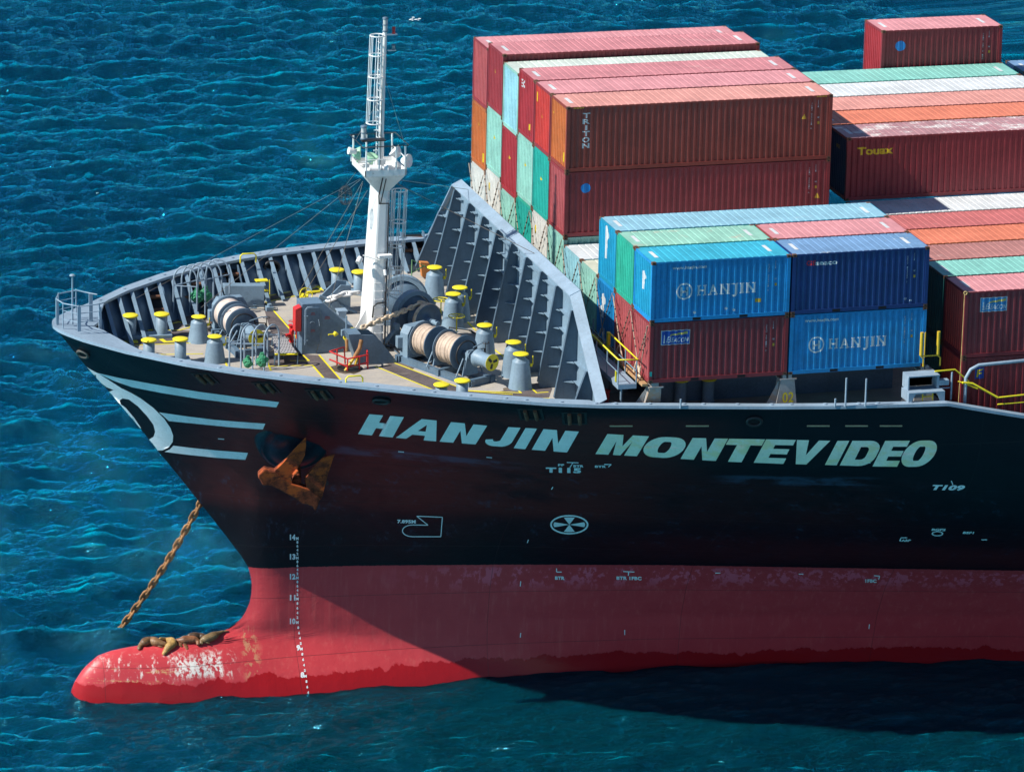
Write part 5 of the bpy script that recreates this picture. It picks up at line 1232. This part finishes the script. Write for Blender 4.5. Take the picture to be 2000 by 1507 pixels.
# grey box stand near the aft end of the high side, yellow ladder and rails
p = atz(1775, 787, -.97); q = atz(1846, 783, -.97)
M = MB(); xA, xB, yA_ = p.x, q.x, (p.y+q.y)/2+.05; zr = -.97
M.box((xA, yA_, zr+.36), (xB, yA_+.9, zr+.42)); M.prism([(xA, yA_, zr), (xA+.12, yA_, zr), (xA+.3, yA_, zr+.36), (xB-.35, yA_, zr+.36), (xB-.2, yA_, zr), (xB, yA_, zr), (xB, yA_, zr+.36), (xA, yA_, zr+.36)], (0, .04, 0)); M.box((xA, yA_+.05, zr), (xA+.04, yA_+.9, zr+.36)); M.box((xB-.04, yA_+.05, zr), (xB, yA_+.9, zr+.36)); M.box((xA+.3, yA_+.6, zr), (xB-.6, yA_+.64, zr+.36))
M.box((xA+.1, yA_+.35, zr+.98), (xB-.12, yA_+1.1, zr+1.03)); M.box((xA+.1, yA_+.4, zr+.42), (xA+.15, yA_+1.1, zr+.98)); M.box((xB-.22, yA_+.4, zr+.42), (xB-.12, yA_+1.1, zr+.98)); M.box((xA+.15, yA_+1.0, zr+.42), (xB-.2, yA_+1.05, zr+.98))
es = part('equipment_shelter', M, RIM, org=(xA, yA_, zr), label='open grey steel shelter standing on the ship side by the knuckle')
M = MB(); M.box((xA+.15, yA_+1.0, zr+.42), (xB-.22, yA_+1.05, zr+.98)); part('back_shade', M, DARK, es, org=(xA, yA_, zr))  # near-black sheet over the back, painting in the shade inside the hood
for dx in (0, .75): M = MB(); c = Vector((xA+1.0+dx, yA_+1.1, zr+1.2)); M.tube([c, c+Zv*.35, c+Vector((-.12, 0, .45)), c+Vector((-.12, 0, .5))], .035, 6); M.tube([c+Vector((-.12, 0, .5)), c+Vector((-.12, 0, 1.5))], .075, 8); part('ladder_stringer', M, YELD, org=c)
M = MB()
M.tube([(xA+.9, yA_+1.1, zr+1.66), (xA+1.7, yA_+1.1, zr+1.66)], .03, 6); M.tube([(xB-.95, yA_+.1, zr+.02), (xB-.95, yA_+.1, zr+.36), (xB-.95, yA_+.1, zr+.2), (xB-.5, yA_+.1, zr+.2), (xB-.5, yA_+.1, zr+.38), (xB-.5, yA_+.1, zr+.02)], .03, 5); M.tube([(xA+1.15, yA_+1.4, zr+1.5), (xA+1.15, yA_+1.4, zr+2.6)], .03, 5)
part('access_ladder', M, YELD, org=(xB, yA_, zr))
M = MB(); c = Vector((12.9, -1.3, -1.1)); rp_ = [(12.2, -1.2, .12), (13.1, -1.2, .15), (13.75, -1.2, -.42), (13.9, -1.6, -.2), (14.9, -1.7, -.95), (17.8, -1.7, -.85), (17.9, -1.7, -1.1)]
M.tube(rp_[:3], .035, 6); M.tube([(13.35, -1.5, -.35), (13.8, -1.5, -.42), (14.9, -1.7, -1.05)], .05, 6); M.tube([(14.9, -1.7, -1.05), (17.6, -1.7, -.93), (18.1, -1.7, -1.3)], .035, 6); M.tube([(14.9, -1.7, -1.35), (18.1, -1.7, -1.28)], .03, 6); M.tube([(13.35, -1.5, -.35), (13.35, -1.0, -.45), (14.2, -1.1, -.8)], .03, 6)
part('handrail', M, YEL, org=c)
M = MB(); M.tube([(13.55, -1.35, -1.4), (13.55, -1.35, -.2), (13.75, -1.35, .15), (14.1, -1.35, .32), (16.8, -1.35, .42), (17.1, -1.35, .25), (17.2, -1.35, -.1), (17.2, -1.35, -2.0)], .075, 8); part('pipe_hoop', M, RIM, org=(15, -1.35, -1))
M = MB(); M.tube([(12.9, -1.4, -1.1), (12.9, -1.4, .1)], .04, 6); M.box((12.3, -1.5, -.42), (12.75, -1.2, -.2)); M.tube([(12.3, -1.45, -.55), (12.8, -1.45, -.55)], .03, 5); part('bracket', M, RIM, org=(12.6, -1.4, -.5))
# ================================================================== CONTAINERS
CW, HC, ST, P_ = 2.438, 2.896, 2.591, 2.515
def corr(x, per=.278, d=.036):
    u = (x % per)/per
    if per == .245:
        d = .040
        return 0.0 if u < .42 else d*(u-.42)/.08 if u < .50 else d if u < .92 else d*(1-(u-.92)/.08)
    if per == .315:
        return 0.0 if u < .70 else d*(u-.70)/.10 if u < .80 else d if u < .90 else d*(1-(u-.90)/.10)
    d = .043
    if u < .28: return 0.0
    if u < .50: return d*(u-.28)/.22
    if u < .78: return d
    return d*(1-(u-.78)/.22)
def breaks(x0, x1, per=.278):
    out = [x0]; k = math.floor(x0/per)
    while k*per < x1:
        for f in {.245: (0, .42, .5, .92), .315: (0, .7, .8, .9)}.get(per, (0, .28, .50, .78)):
            c = (k+f)*per
            if x0+.001 < c < x1-.001: out.append(c)
        k += 1
    return out+[x1]
_mc = {}
def side_mesh(L, H, kind):
    key = (round(L, 2), round(H, 2), kind)
    if key in _mc: return _mc[key]
    M = MB()
    if kind == 'side':
        bs = breaks(.14, L-.14); n = len(bs)
        for y0, s_ in (((0, 1),) if kind == 'side' else ()):
            vs = []
            for x in bs: y = y0+s_*corr(x); vs += [(x, y, .16), (x, y, H-.075)]
            M.add(vs, [(2*i, 2*i+2, 2*i+3, 2*i+1) for i in range(n-1)])
    elif kind == 'end':
        bs = breaks(.14, CW-.14, .245); n = len(bs)
        for x0, s_ in ((0, 1),):
            vs = []
            for y in bs: x = x0+s_*corr(y, .245, .045); vs += [(x, y, .16), (x, y, H-.11)]
            M.add(vs, [(2*i, 2*i+1, 2*i+3, 2*i+2) for i in range(n-1)])
    elif kind == 'roof':
        bs = breaks(.42, L-.42, .315); vs = []
        bs = [.04]+bs+[L-.04]
        for x in bs: z = H-.008-(corr(x, .315, .016) if .42 <= x <= L-.42 else 0); vs += [(x, .055, z), (x, CW-.055, z)]
        M.add(vs, [(2*i, 2*i+2, 2*i+3, 2*i+1) for i in range(len(bs)-1)])
        M.add([(.05, .05, .12), (L-.05, .05, .12), (L-.05, CW-.05, .12), (.05, CW-.05, .12)], [(0, 3, 2, 1)])
    elif kind == 'frame':
        e = .004
        for x0, x1 in ((e, .15), (L-.15, L-e)):
            for y0, y1 in ((e, .14), (CW-.14, CW-e)): M.box((x0, y0, .1), (x1, y1, H-.1))
        for y0, y1 in ((e, .06), (CW-.06, CW-e)):
            M.box((.16, y0, e), (L-.16, y1, .165)); M.box((.16, y0+.012, H-.085), (L-.16, y1-.004, H-.018))
        for x0, x1 in ((e, .06), (L-.06, L-e)):
            M.box((x0, .14, e), (x1, CW-.14, .165)); M.box((x0, .14, H-.115), (x1, CW-.14, H-.010))
    elif kind == 'pocket':
        M.box((0, -.001, .02), (.35, .02, .13))
    elif kind == 'casting':
        M.box((0, 0, 0), (.178, .162, .118)); M.cur = 1
        for y in (-.002, .164): M.add([(.089+.045*math.cos(q), y, .059+.032*math.sin(q)) for q in [2*PI*i/10 for i in range(10)]], [tuple(range(10))])
        for x in (-.002, .180): M.add([(x, .081+.04*math.cos(q), .059+.032*math.sin(q)) for q in [2*PI*i/10 for i in range(10)]], [tuple(range(10))])
        M.add([(.089+.055*math.cos(q), .081+.035*math.sin(q), .1195) for q in [2*PI*i/10 for i in range(10)]], [tuple(range(10))])
    mats = {'casting': [CAST, DARK], 'pocket': DARK}.get(kind, GREY)
    me = M.mesh('box_'+kind, mats, fix=(kind in ('frame', 'casting', 'pocket'))); _mc[key] = me; return me
def cpaint(nm, c, wear=None, rust=.45, rough=.48): return paint('box_'+nm, c, rough, .16, rust, wear=wear, rustc=(.22, .09, .04))
CP = {'maroon': (.30, .035, .045), 'crimson': (.36, .030, .040), 'bright': (.52, .045, .035), 'orange': (.50, .14, .035), 'brownred': (.30, .050, .035), 'rose': (.40, .085, .09),
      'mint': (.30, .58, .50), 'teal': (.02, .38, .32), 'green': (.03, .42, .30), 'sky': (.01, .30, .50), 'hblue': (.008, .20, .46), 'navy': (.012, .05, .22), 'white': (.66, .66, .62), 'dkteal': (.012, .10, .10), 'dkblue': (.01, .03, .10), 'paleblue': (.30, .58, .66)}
RF = {'pink': ((.62, .27, .29), None), 'rose': ((.56, .22, .24), ((.60, .35, .34), .6, .58)), 'salmon': ((.64, .29, .25), None), 'red': ((.50, .15, .15), ((.38, .30, .27), .9, .63)), 'orange': ((.66, .20, .12), ((.45, .30, .22), .5, .66)), 'brown': ((.42, .19, .175), ((.5, .32, .30), .5, .62)),
      'white': ((.62, .66, .68), ((.5, .5, .45), .4, .64)), 'cream': ((.60, .62, .50), ((.42, .30, .15), .7, .60)), 'teal': ((.22, .52, .46), None), 'green': ((.28, .55, .45), ((.45, .42, .34), .85, .56)), 'sky': ((.25, .48, .60), ((.42, .38, .36), .6, .62)), 'blue': ((.04, .40, .56), ((.30, .42, .45), .5, .64)), 'navy': ((.16, .30, .50), ((.60, .55, .42), .9, .60)), 'worn': ((.42, .22, .24), ((.66, .62, .60), .95, .50)), 'mint': ((.58, .66, .60), None)}
WTXT = paint('box_lettering_white', (.62, .66, .68), .6, .12, .1)
def boxtext(root, L, items):
    """items: (text | polygon, x, z, height, width, material, vertical?) painted on the near side, following the corrugation"""
    cur = None
    for it in items:
        kind, data, x, z, h_, w_, mat = it[:7]; bold = it[7] if len(it) > 7 else .02; shear = it[8] if len(it) > 8 else 0
        bs = breaks(.14, L-.14)
        if kind == 't':
            vs, fs = text2d(data, 1.0, bold, 1.05, shear, width=w_); vs = [(x+v[0], z+v[1]*h_/.72) for v in vs]
        elif kind == 'v':     # characters stacked downwards
            vs, fs = [], []
            for i, ch in enumerate(data):
                if ch == ' ': continue
                v1, f1 = text2d(ch, 1.0, bold, 1, 0, width=w_); o = len(vs)
                vs += [(x+v[0], z-i*h_*1.22+v[1]*h_/.72) for v in v1]; fs += [tuple(o+k for k in f) for f in f1]
        else:
            vs, fs = fill2d(data); vs = [(x+v[0]*h_, z+v[1]*h_) for v in vs]
        bm = bmesh.new(); bv = [bm.verts.new((v[0], v[1], 0)) for v in vs]
        for f in fs:
            try: bm.faces.new([bv[k] for k in f])
            except ValueError: pass
        xs_ = [v[0] for v in vs]
        for c in bs:
            if min(xs_) < c < max(xs_): bmesh.ops.bisect_plane(bm, geom=bm.verts[:]+bm.edges[:]+bm.faces[:], plane_co=(c, 0, 0), plane_no=(1, 0, 0))
        bm.verts.index_update(); off = it[9] if len(it) > 9 else .005
        V = [(v.co.x, .028+corr(v.co.x)-off, v.co.y) for v in bm.verts]; F = [tuple(v.index for v in f.verts) for f in bm.faces]; bm.free()
        if cur and kind == 'p' and len(it) > 9 and off > .006 and cur[1] is mat: cur[0].add(V, F)
        else:
            if cur: put('lettering' if cur[2] != 'p' else 'marking', cur[0].mesh('lettering', cur[1], fix=False), root)
            cur = (MB().add(V, F), mat, kind)
    if cur: put('lettering' if cur[2] != 'p' else 'marking', cur[0].mesh('lettering', cur[1], fix=False), root)
def fronttext(root, polys, mat):
    M = MB()
    for kind, data, y, z, h_, w_ in polys:
        if kind == 't': vs, fs = text2d(data, 1.0, .03, 1.0, 0, width=w_); vs = [(v[0], v[1]*h_/.72) for v in vs]
        else: vs, fs = fill2d(data); vs = [(v[0]*w_, v[1]*h_) for v in vs]
        bm = bmesh.new(); bv = [bm.verts.new((y-v[0], z+v[1], 0)) for v in vs]
        for f in fs:
            try: bm.faces.new([bv[k] for k in f])
            except ValueError: pass
        for c in breaks(.14, CW-.14, .245): bmesh.ops.bisect_plane(bm, geom=bm.verts[:]+bm.edges[:]+bm.faces[:], plane_co=(c, 0, 0), plane_no=(1, 0, 0))
        bm.verts.index_update()
        M.add([(.028+corr(v.co.x, .245, .045)-.005, v.co.x, v.co.y) for v in bm.verts], [tuple(v.index for v in f.verts) for f in bm.faces]); bm.free()
    put('lettering', M.mesh('lettering', mat, fix=False), root)
def circ(r, n=20, cx=0, cy=0): return [(cx+r*math.cos(2*PI*i/n), cy+r*math.sin(2*PI*i/n)) for i in range(n)]
GROUP = {20: 'twenty foot shipping containers on the foredeck', 40: 'forty foot shipping containers'}
def container(x, y, z, L, H, col, roof, label, front=None, rust=.45, castings=True):
    root = empty('shipping_container', (x, y, z), label, 'shipping container', 'shipping containers stacked on the deck')
    m1 = cpaint(col+'_side', tuple(q*(1.25 if col == 'hblue' else .8) for q in CP[col]), rust=rust); mf = cpaint(front or col, CP[front or col], rust=rust)  # sides darker than the end paint, shade put into the colour; blue lightened
    rc, wr_ = RF[roof]; m2 = paint('roof_'+roof, rc, .55, .14, .5, wear=wr_, rustc=(.30, .13, .07), streak=0)
    put('side_wall', side_mesh(L, H, 'side'), root, (0, .028, 0), mat=m1); put('side_wall', side_mesh(L, H, 'side'), root, (L, CW-.028, 0), PI, mat=m1)
    put('end_wall', side_mesh(L, H, 'end'), root, (.028, 0, 0), mat=mf); put('end_wall', side_mesh(L, H, 'end'), root, (L-.028, CW, 0), PI, mat=mf)
    put('roof', side_mesh(L, H, 'roof'), root, mat=m2); put('frame', side_mesh(L, H, 'frame'), root, mat=m1)
    if L < 7:
        for xx in (L/2-1.2, L/2+.85): put('forklift_pocket', side_mesh(0, 0, 'pocket'), root, (xx, 0, 0))
    cm = side_mesh(0, 0, 'casting')
    for cx in (0, L-.178):
        for cy in (0, CW-.162):
            for cz in (0, H-.118):
                put('corner_casting', cm, root, (cx, cy, cz))
    # white marks on the roof near both ends
    for xx in (.35, L-.75):
        if roof in ('white', 'mint', 'cream'): break
        M = MB(); M.add([(xx, .75, H-.004), (xx+.17, .75, H-.004), (xx+.17, 1.7, H-.004), (xx, 1.7, H-.004)], [(0, 1, 2, 3)]); put('roof_marking', M.mesh('roof_marking', WTXT), root)
    return root
L20, L40 = 6.058, 12.192; X2 = 13.88; XS = 6.134; G_ = .02
tiers = [0, ST+G_]
YB = plain('plate_amber', (.62, .36, .03), .5); BLUET = plain('box_blue_label', (.01, .06, .35), .4); SKYT = plain('logo_blue', (.01, .22, .62), .4); REDT = plain('box_red_letters', (.60, .02, .04), .5); YT = plain('box_yellow_letters', (.72, .55, .02), .5); PALEB = plain('beacon_blue', (.04, .22, .50), .45)
def codes(L, H, s='HJCU 824461 0'):
    return [('v', s, L-.98, H-.42, .075, .065, WTXT, .0), ('v', '22G1', L-.68, H-.30, .07, .05, WTXT, .0), ('p', [[(-.05, -.06), (.05, -.06), (.05, .06), (-.05, .06)]], L-.62, H-1.25, 1, 0, YB), ('t', 'W', L-.68, H-1.05, .08, .10, WTXT)]
def hanjin(L, H, dx=0, z0=1.05):
    hx = 1.45+dx
    ring_ = [circ(.36), circ(.29)]
    it = [('p', ring_, hx, z0+.22, 1, 0, WTXT), ('t', 'H', hx-.17, z0+.03, .38, .34, WTXT, .03, .0), ('p', [[(-.12, .0), (.22, .09), (.22, .15), (-.12, .06)]], hx-.05, z0+.13, 1, 0, WTXT),
          ('t', 'www.hanjin.com', 1.0-.1+dx, H-.36, .13, 1.5, WTXT, .04)]
    X = hx+.55
    for ch, w_ in zip('HANJIN', (.42, .44, .44, .30, .20, .44)):      # serif capitals
        it.append(('t', ch, X+.03, z0+.02, .42, w_-.06, WTXT, .022))
        for zz in ((z0+.0, z0+.40) if ch not in 'AJ' else ((z0+.0,) if ch == 'A' else (z0+.40,))):
            if ch == 'I': it.append(('p', [[(.0, 0), (w_, 0), (w_, .045), (0, .045)]], X, zz, 1, 0, WTXT, 0, 0, .0065))
            else:
                s_ = w_*.40
                it.append(('p', [[(.0, 0), (s_, 0), (s_, .045), (0, .045)]], X, zz, 1, 0, WTXT, 0, 0, .0065)); it.append(('p', [[(w_-s_, 0), (w_, 0), (w_, .045), (w_-s_, .045)]], X, zz, 1, 0, WTXT, 0, 0, .0065))
        X += w_+.065
    return it
def beacon(x, z, w_=1.25, bgm=BLUET, h_=.62):
    return [('p', [[(0, 0), (w_, 0), (w_, h_), (0, h_)]], x, z, 1, 0, WTXT, 0, 0, .004), ('p', [[(.025, .025), (w_-.025, .025), (w_-.025, h_-.025), (.025, h_-.025)]], x, z, 1, 0, bgm, 0, 0, .0065),
            ('t', 'B', x+.23, z+.10, .27, .20, WTXT, .0, .25, .009), ('t', 'EACON', x+.45, z+.10, .20, .74, WTXT, .015, .25, .009),
            ('p', [[(0, 0), (.09, 0), (.06, .28), (.075, .31), (.045, .38), (.015, .31), (.03, .28)]], x+.09, z+.08, 1, 0, WTXT, 0, 0, .009), ('p', [[(0, 0), (.8, .05), (.8, .17), (.05, .06)]], x+.35, z+.38, 1, 0, paint('beacon_gold', (.55, .45, .12), .5), 0, 0, .009)]
# --- forward bay, twenty foot boxes on the near side
c = container(0, 0, 0, L20, ST, 'maroon', 'red', 'maroon container with a blue BEACON label, bottom near corner of the front stack', 'rose')
boxtext(c, L20, beacon(.50, ST-.98)+codes(L20, ST, 'GESU 287115 0')); M = MB(); M.box((.03, -.004, .3), (.13, -.0005, .5)); put('patch', M.mesh('patch', plain('patch_teal', (.02, .4, .35))), c)
c = container(XS, 0, 0, L20, ST, 'hblue', 'blue', 'blue HANJIN container in the lower row, above the shelter on the ship side'); boxtext(c, L20, hanjin(L20, ST, -.25, 1.0)+codes(L20, ST, 'HJCU 241074 8'))
c = container(0, 0, ST+G_, L20, ST, 'hblue', 'blue', 'blue HANJIN container on top of the maroon BEACON one, front near corner', 'sky'); boxtext(c, L20, hanjin(L20, ST, 0, 1.05)+codes(L20, ST)+[('p', [[(0, 0), (.26, 0), (.26, .16), (0, .16)]], 4.55, .62, 1, 0, YB)])
M = MB()
for x_, z_ in ((3.28, .44), (3.62, .36), (1.9, .35)): M.lathe([(.001, 0), (.05, 0), (.06, .006)], (x_, .02, z_), (0, -1, 0), 9)
put('scuff', M.mesh('scuff', WTXT), c)
blob = [(-.05,.0),(.12,.05),(.22,.0),(.2,.3),(.34,.42),(.30,.62),(.42,.75),(.36,1.0),(.2,1.12),(.02,1.05),(-.06,.82),(.04,.66),(-.08,.45),(-.02,.25)]
fronttext(c, [('p', [blob], 1.35, 1.1, .75, 1.0)], WTXT)
c = container(XS, 0, ST+G_, L20, ST, 'navy', 'navy', 'navy container lettered GEseaco at the top rear corner of the near stack')
boxtext(c, L20, [('t', 'GE', .62, ST-.52, .20, .42, REDT, .03), ('t', 'seaco', 1.03, ST-.52, .20, .95, WTXT, .035)]+codes(L20, ST, 'SEGU 152284 7')+[('t', 'GV', L20-1.05, .35, .08, .14, WTXT), ('t', 'n', L20-.8, .28, .08, .10, WTXT)])
# second and third rows from the near side
container(0, P_, 0, L20, ST, 'rose', 'red', 'dull red container end crossed by lashings, second row from the near side, bottom', 'rose', 1.0)
container(0, P_, ST+G_, L20, ST, 'green', 'green', 'green container with patchy pale green roof between two blue ones', 'green')
container(XS, P_, ST+G_, L20, ST, 'rose', 'pink', 'pink-roofed short container right behind the green one, unlettered')
c = container(0, 2*P_, 0, L40, ST, 'hblue', 'blue', 'blue container with white logo on its end, half in shadow', 'hblue'); fronttext(c, [('p', [[(a*1.2, b) for a, b in blob]], 1.9, .9, 1.0, 1.0)], WTXT)
c = container(0, 2*P_, ST+G_, L40, ST, 'sky', 'sky', 'long light blue container, third from the near side on the upper row', 'sky'); fronttext(c, [('p', [[(a, b*1.2) for a, b in blob]], 1.6, .95, 1.15, 1.0)], WTXT)
container(0, 3*P_, 0, L40, ST, 'mint', 'cream', 'mint container with a rusty cream roof just left of the blue stack', 'mint')
container(0, 4*P_, 0, L40, ST, 'paleblue', 'white', 'pale blue container end under a plain white roof, foot of the tall stack', 'paleblue')
# tall stack: rows five to ten
t1 = {5: HC, 6: HC, 7: HC, 8: ST, 9: HC, 10: ST}
T1 = {5: ('mint', 'teal', 'teal container at the foot of the tall stack, nearest row', 'mint'), 6: ('white', 'white', 'white container end, bottom tier, second row of the tall stack', 'white'), 7: ('green', 'green', 'green container end crossed by lashing rods, bottom tier, third row of the tall stack', 'teal'),
      8: ('mint', 'green', 'mint green container end, bottom tier, fourth row of the tall stack', 'mint'), 9: ('white', 'white', 'off-white container end with a yellow mark, bottom tier, fifth row of the tall stack', 'white'), 10: ('white', 'white', 'white container end on the far outer corner, bottom tier', 'white')}
T2 = {5: ('maroon', 'rose', 'maroon container with a blue round logo below the TRITON one', 'rose'), 6: ('teal', 'teal', 'bright teal container end under the bright red one', 'teal'), 7: ('mint', 'teal', 'pale mint container end under the crimson one with white letters', 'mint'),
      8: ('crimson', 'rose', 'dark crimson container end under the pale aqua one', 'crimson'), 9: ('mint', 'teal', 'mint container end in the middle tier, second row from the far side', 'mint'), 10: ('orange', 'salmon', 'orange container end in the middle tier on the far outer corner', 'orange')}
T3 = {5: ('brownred', 'salmon', 'brown-red TRITON container with orange end, topmost in the tall stack', 'orange'), 6: ('maroon', 'pink', 'bright red container end with a yellow plate, top tier beside the orange one', 'bright'), 7: ('crimson', 'rose', 'crimson container end with white letters EX, top tier', 'crimson'),  # TRITON side: same paint as its orange end, browned to carry shade
      8: ('mint', 'mint', 'pale aqua container sunk between taller red ones, whitish roof', 'paleblue'), 9: ('maroon', 'rose', 'maroon container showing a dark side strip, top tier, second from the far side', 'maroon'), 10: ('maroon', 'pink', 'rose red container, top tier on the far outer corner', 'rose')}
for k in range(5, 11):
    z = 0
    for T, H in ((T1, t1[k]), (T2, HC), (T3, HC)):
        col, roof, lb, fr = T[k]; c = container(0, k*P_, z, L40, H, col, roof, lb, fr); z += H+G_
        if T is T3 and k == 5:
            vt = [('t', ch, .74 if ch != 'I' else .85, H-.52-.27*i, .22, .33 if ch != 'I' else .11, WTXT, .03) for i, ch in enumerate('TRITON')]
            boxtext(c, L40, vt+codes(L40, H, 'TRIU 824461 6')+[('p', [[(-.12, 0), (.12, 0), (0, .24)]], L40-1.3, H-1.05, 1, 0, YB)])
            M = MB()
            for q in range(7):
                for x0_ in (.3, L40-.75): M.add([(x0_+q*.07, -.0+.012, H-.085), (x0_+.03+q*.07, .012, H-.085), (x0_+.05+q*.07, .012, H-.03), (x0_+.02+q*.07, .012, H-.03)], [(0, 1, 2, 3)])
            put('hazard_stripe', M.mesh('hazard_stripe', YT, fix=False), c)
            fronttext(c, [('p', [[(0, 0), (.18, 0), (.18, .42), (0, .42)]], .5, .35, 1, 1), ('p', [[(0, 0), (.2, 0), (.1, .2)]], 2.2, H-.75, 1, 1)], YT)
        if T is T3 and k == 7: fronttext(c, [('t', 'EX', 2.15, H-.75, .35, .55)], WTXT); fronttext(c, [('p', [[(0, 0), (.2, 0), (.2, .28), (0, .28)]], .8, .45, 1, 1)], YT)
        if T is T3 and k == 6: fronttext(c, [('p', [[(0, 0), (.18, 0), (.18, .42), (0, .42)]], 2.2, H-.85, 1, 1), ('p', [[(0, 0), (.2, 0), (.1, .2)]], 1.45, 1.5, 1, 1)], YT)
        if T is T3 and k == 9: fronttext(c, [('p', [[(0, 0), (.2, 0), (.1, .2)]], 1.45, 1.75, 1, 1)], YT)
        if T is T2 and k in (8, 7, 6, 9): fronttext(c, [('p', [[(0, 0), (.2, 0), (.1, .2)]], 1.35, 1.6, .9, .9)], YT)
        if T is T2 and k == 10: fronttext(c, [('p', [[(0, 0), (.18, 0), (.18, .42), (0, .42)]], .6, .35, 1, 1), ('p', [[(0, 0), (.2, 0), (.1, .2)]], 1.45, 1.9, 1, 1)], YT)
        if T is T1 and k in (6, 9): fronttext(c, [('p', [[(0, 0), (.16, 0), (.16, .38), (0, .38)]], 2.0, 1.9, 1, 1)], YT)
        if T is T2 and k == 5:
            boxtext(c, L40, [('p', [circ(.22)], .95, H-.75, 1, 0, SKYT)]+codes(L40, H, 'TRIU 200615 6')+[('p', [[(-.12, 0), (.12, 0), (0, .24)]], L40-.55, H-1.75, 1, 0, YB)])
# --- second bay
c = container(X2, 0, -2.67, L40, HC, 'maroon', 'red', 'red container with a small blue and yellow label, bottom right of the photo', 'bright')
boxtext(c, L40, [('p', [[(0, 0), (.42, 0), (.42, .5), (0, .5)]], .62, HC-.95, 1, 0, BLUET, 0, 0, .004), ('p', [[(.08, .06), (.16, .06), (.18, .2), (.3, .22), (.32, .28), (.19, .27), (.2, .34), (.36, .38), (.38, .44), (.12, .40)]], .62, HC-.95, 1, 0, YT, 0, 0, .008)])
c = container(X2, 0, .24, L40, HC, 'maroon', 'pink', 'red container with a faded BEACON label and rope at its corner, at the right edge', 'bright'); boxtext(c, L40, beacon(.72, HC-.93, 1.2, PALEB))
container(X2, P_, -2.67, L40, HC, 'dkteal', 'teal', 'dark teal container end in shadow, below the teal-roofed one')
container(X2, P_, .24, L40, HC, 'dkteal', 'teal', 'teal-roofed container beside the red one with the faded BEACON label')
for k, (col, roof, lb) in {2: ('brownred', 'brown', 'long container with a dusky brownish pink roof, low row on the right'), 3: ('orange', 'orange', 'long container with a bright orange roof, low row on the right'), 4: ('maroon', 'red', 'long container with a red roof and grey worn patches, low row on the right'), 5: ('white', 'white', 'long white-roofed container partly shaded by the tall stack, low row on right')}.items():
    container(X2, k*P_, .24, L40, HC, col, roof, lb)
c = container(X2, 6*P_, 3.15, L40, HC, 'maroon', 'worn', 'dark maroon container lettered Touax with a worn whitish roof', 'dkblue')
boxtext(c, L40, [('t', 'Touax', .50, HC-.80, .34, 1.70, YT, .045)]+codes(L40, HC, 'TOLU 470216 3'))
fronttext(c, [('t', 'MSC', 1.5, HC-.75, .16, .5)], paint('dim_gold', (.25, .2, .04), .6))
for k, (col, roof, lb) in {7: ('orange', 'orange', 'long container with an orange roof and brown bands behind the Touax one'), 8: ('rose', 'salmon', 'long container with a plain pale pink roof in the high row on the right'), 9: ('white', 'white', 'long white-roofed container in the high row on the right, next to the teal one'), 10: ('teal', 'teal', 'long teal-roofed container in front of the lone maroon box')}.items():
    container(X2, k*P_, 3.15, L40, HC, col, roof, lb)
c = container(X2+XS, 11*P_+.02, 5.22, L20, ST, 'maroon', 'pink', 'lone maroon container with a blue round logo at the top right against the sea', 'crimson')
boxtext(c, L20, [('p', [circ(.25)], .95, ST-.78, 1, 0, SKYT)]+codes(L20, ST, 'TRIU 287 4 190'))
container(27.76, 28.9, 2.6, L40, ST, 'dkblue', 'navy', 'dark blue container cut off by the right edge near the lone maroon one')
# --- lashing rods across the lower ends
RODM = paint('rod_steel', (.38, .27, .20), .6, .3, .6, fine=3)
def rod(a, b, label):
    M = MB(); a = Vector(a); b = Vector(b); M.tube([Vector((0, 0, 0)), b-a], .02, 6); d = (b-a).normalized(); n_ = int((b-a).length/.34)
    M.cur = 1
    for i in range(4, n_): M.cyl(d*(.34*i), d, .038, .05, 7)
    o = put('lashing_rod', M.mesh('lashing_rod', [RODM, BLK]), None, a); tag(o, label, 'lashing rod', 'lashing rods across the container ends')
    M = MB(); M.cyl(d*.05, d, .045, .5, 8); M.ring(d*.02, (1, 0, 0), .07, .018, 10, 5); put('turnbuckle', M.mesh('turnbuckle', CHAINT), o)
names = {0: 'maroon BEACON box', 1: 'dull red box beside the maroon BEACON one', 2: 'blue box with the white logo', 3: 'mint box with the cream roof', 4: 'pale blue box under the white roof', 5: 'teal box, nearest in the tall stack', 6: 'white box, second row of the tall stack', 7: 'green box, third row of the tall stack', 8: 'mint box, fourth row of the tall stack', 9: 'off-white box, fifth row of the tall stack', 10: 'white box at the far outer corner'}
for k in range(11):
    y = k*P_; H = ST if k < 5 else t1[k]; z0 = .05
    rod((-.10, y+1.75, z0), (-.07, y+.10, H-.12), 'rod leaning near across the '+names[k])
    rod((-.16, y+.7, z0), (-.13, y+CW-.10, H-.12), 'rod leaning away across the '+names[k])
rod((-.13, .95, 0), (-.10, .12, ST-.14), 'second lashing rod at the near corner of the maroon BEACON box'); rod((-.19, P_+.5, 0), (-.16, P_+CW-.3, ST-.14), 'second lashing rod on the dull red box beside the maroon BEACON one')
M = MB(); M.tube([(-.06, -.06, 5.7), (-.08, -.08, 3.2), (-.12, -.1, .2), (-.5, -.1, -2.2)], .015, 6); M.ring((0, 0, 5.72), (.3, 1, 0), .07, .018, 12, 5)
r_ = put('hanging_rope', M.mesh('hanging_rope', paint('rope_yellow', (.6, .45, .18), .9, .3, 0, fine=4)), None, (X2, 0, -2.62)); tag(r_, 'yellowish rope down the front corner of the red box with faded label', 'rope')
bpy.context.view_layer.update()
for o in list(bpy.data.objects):
    if '_o' in o: del o['_o']
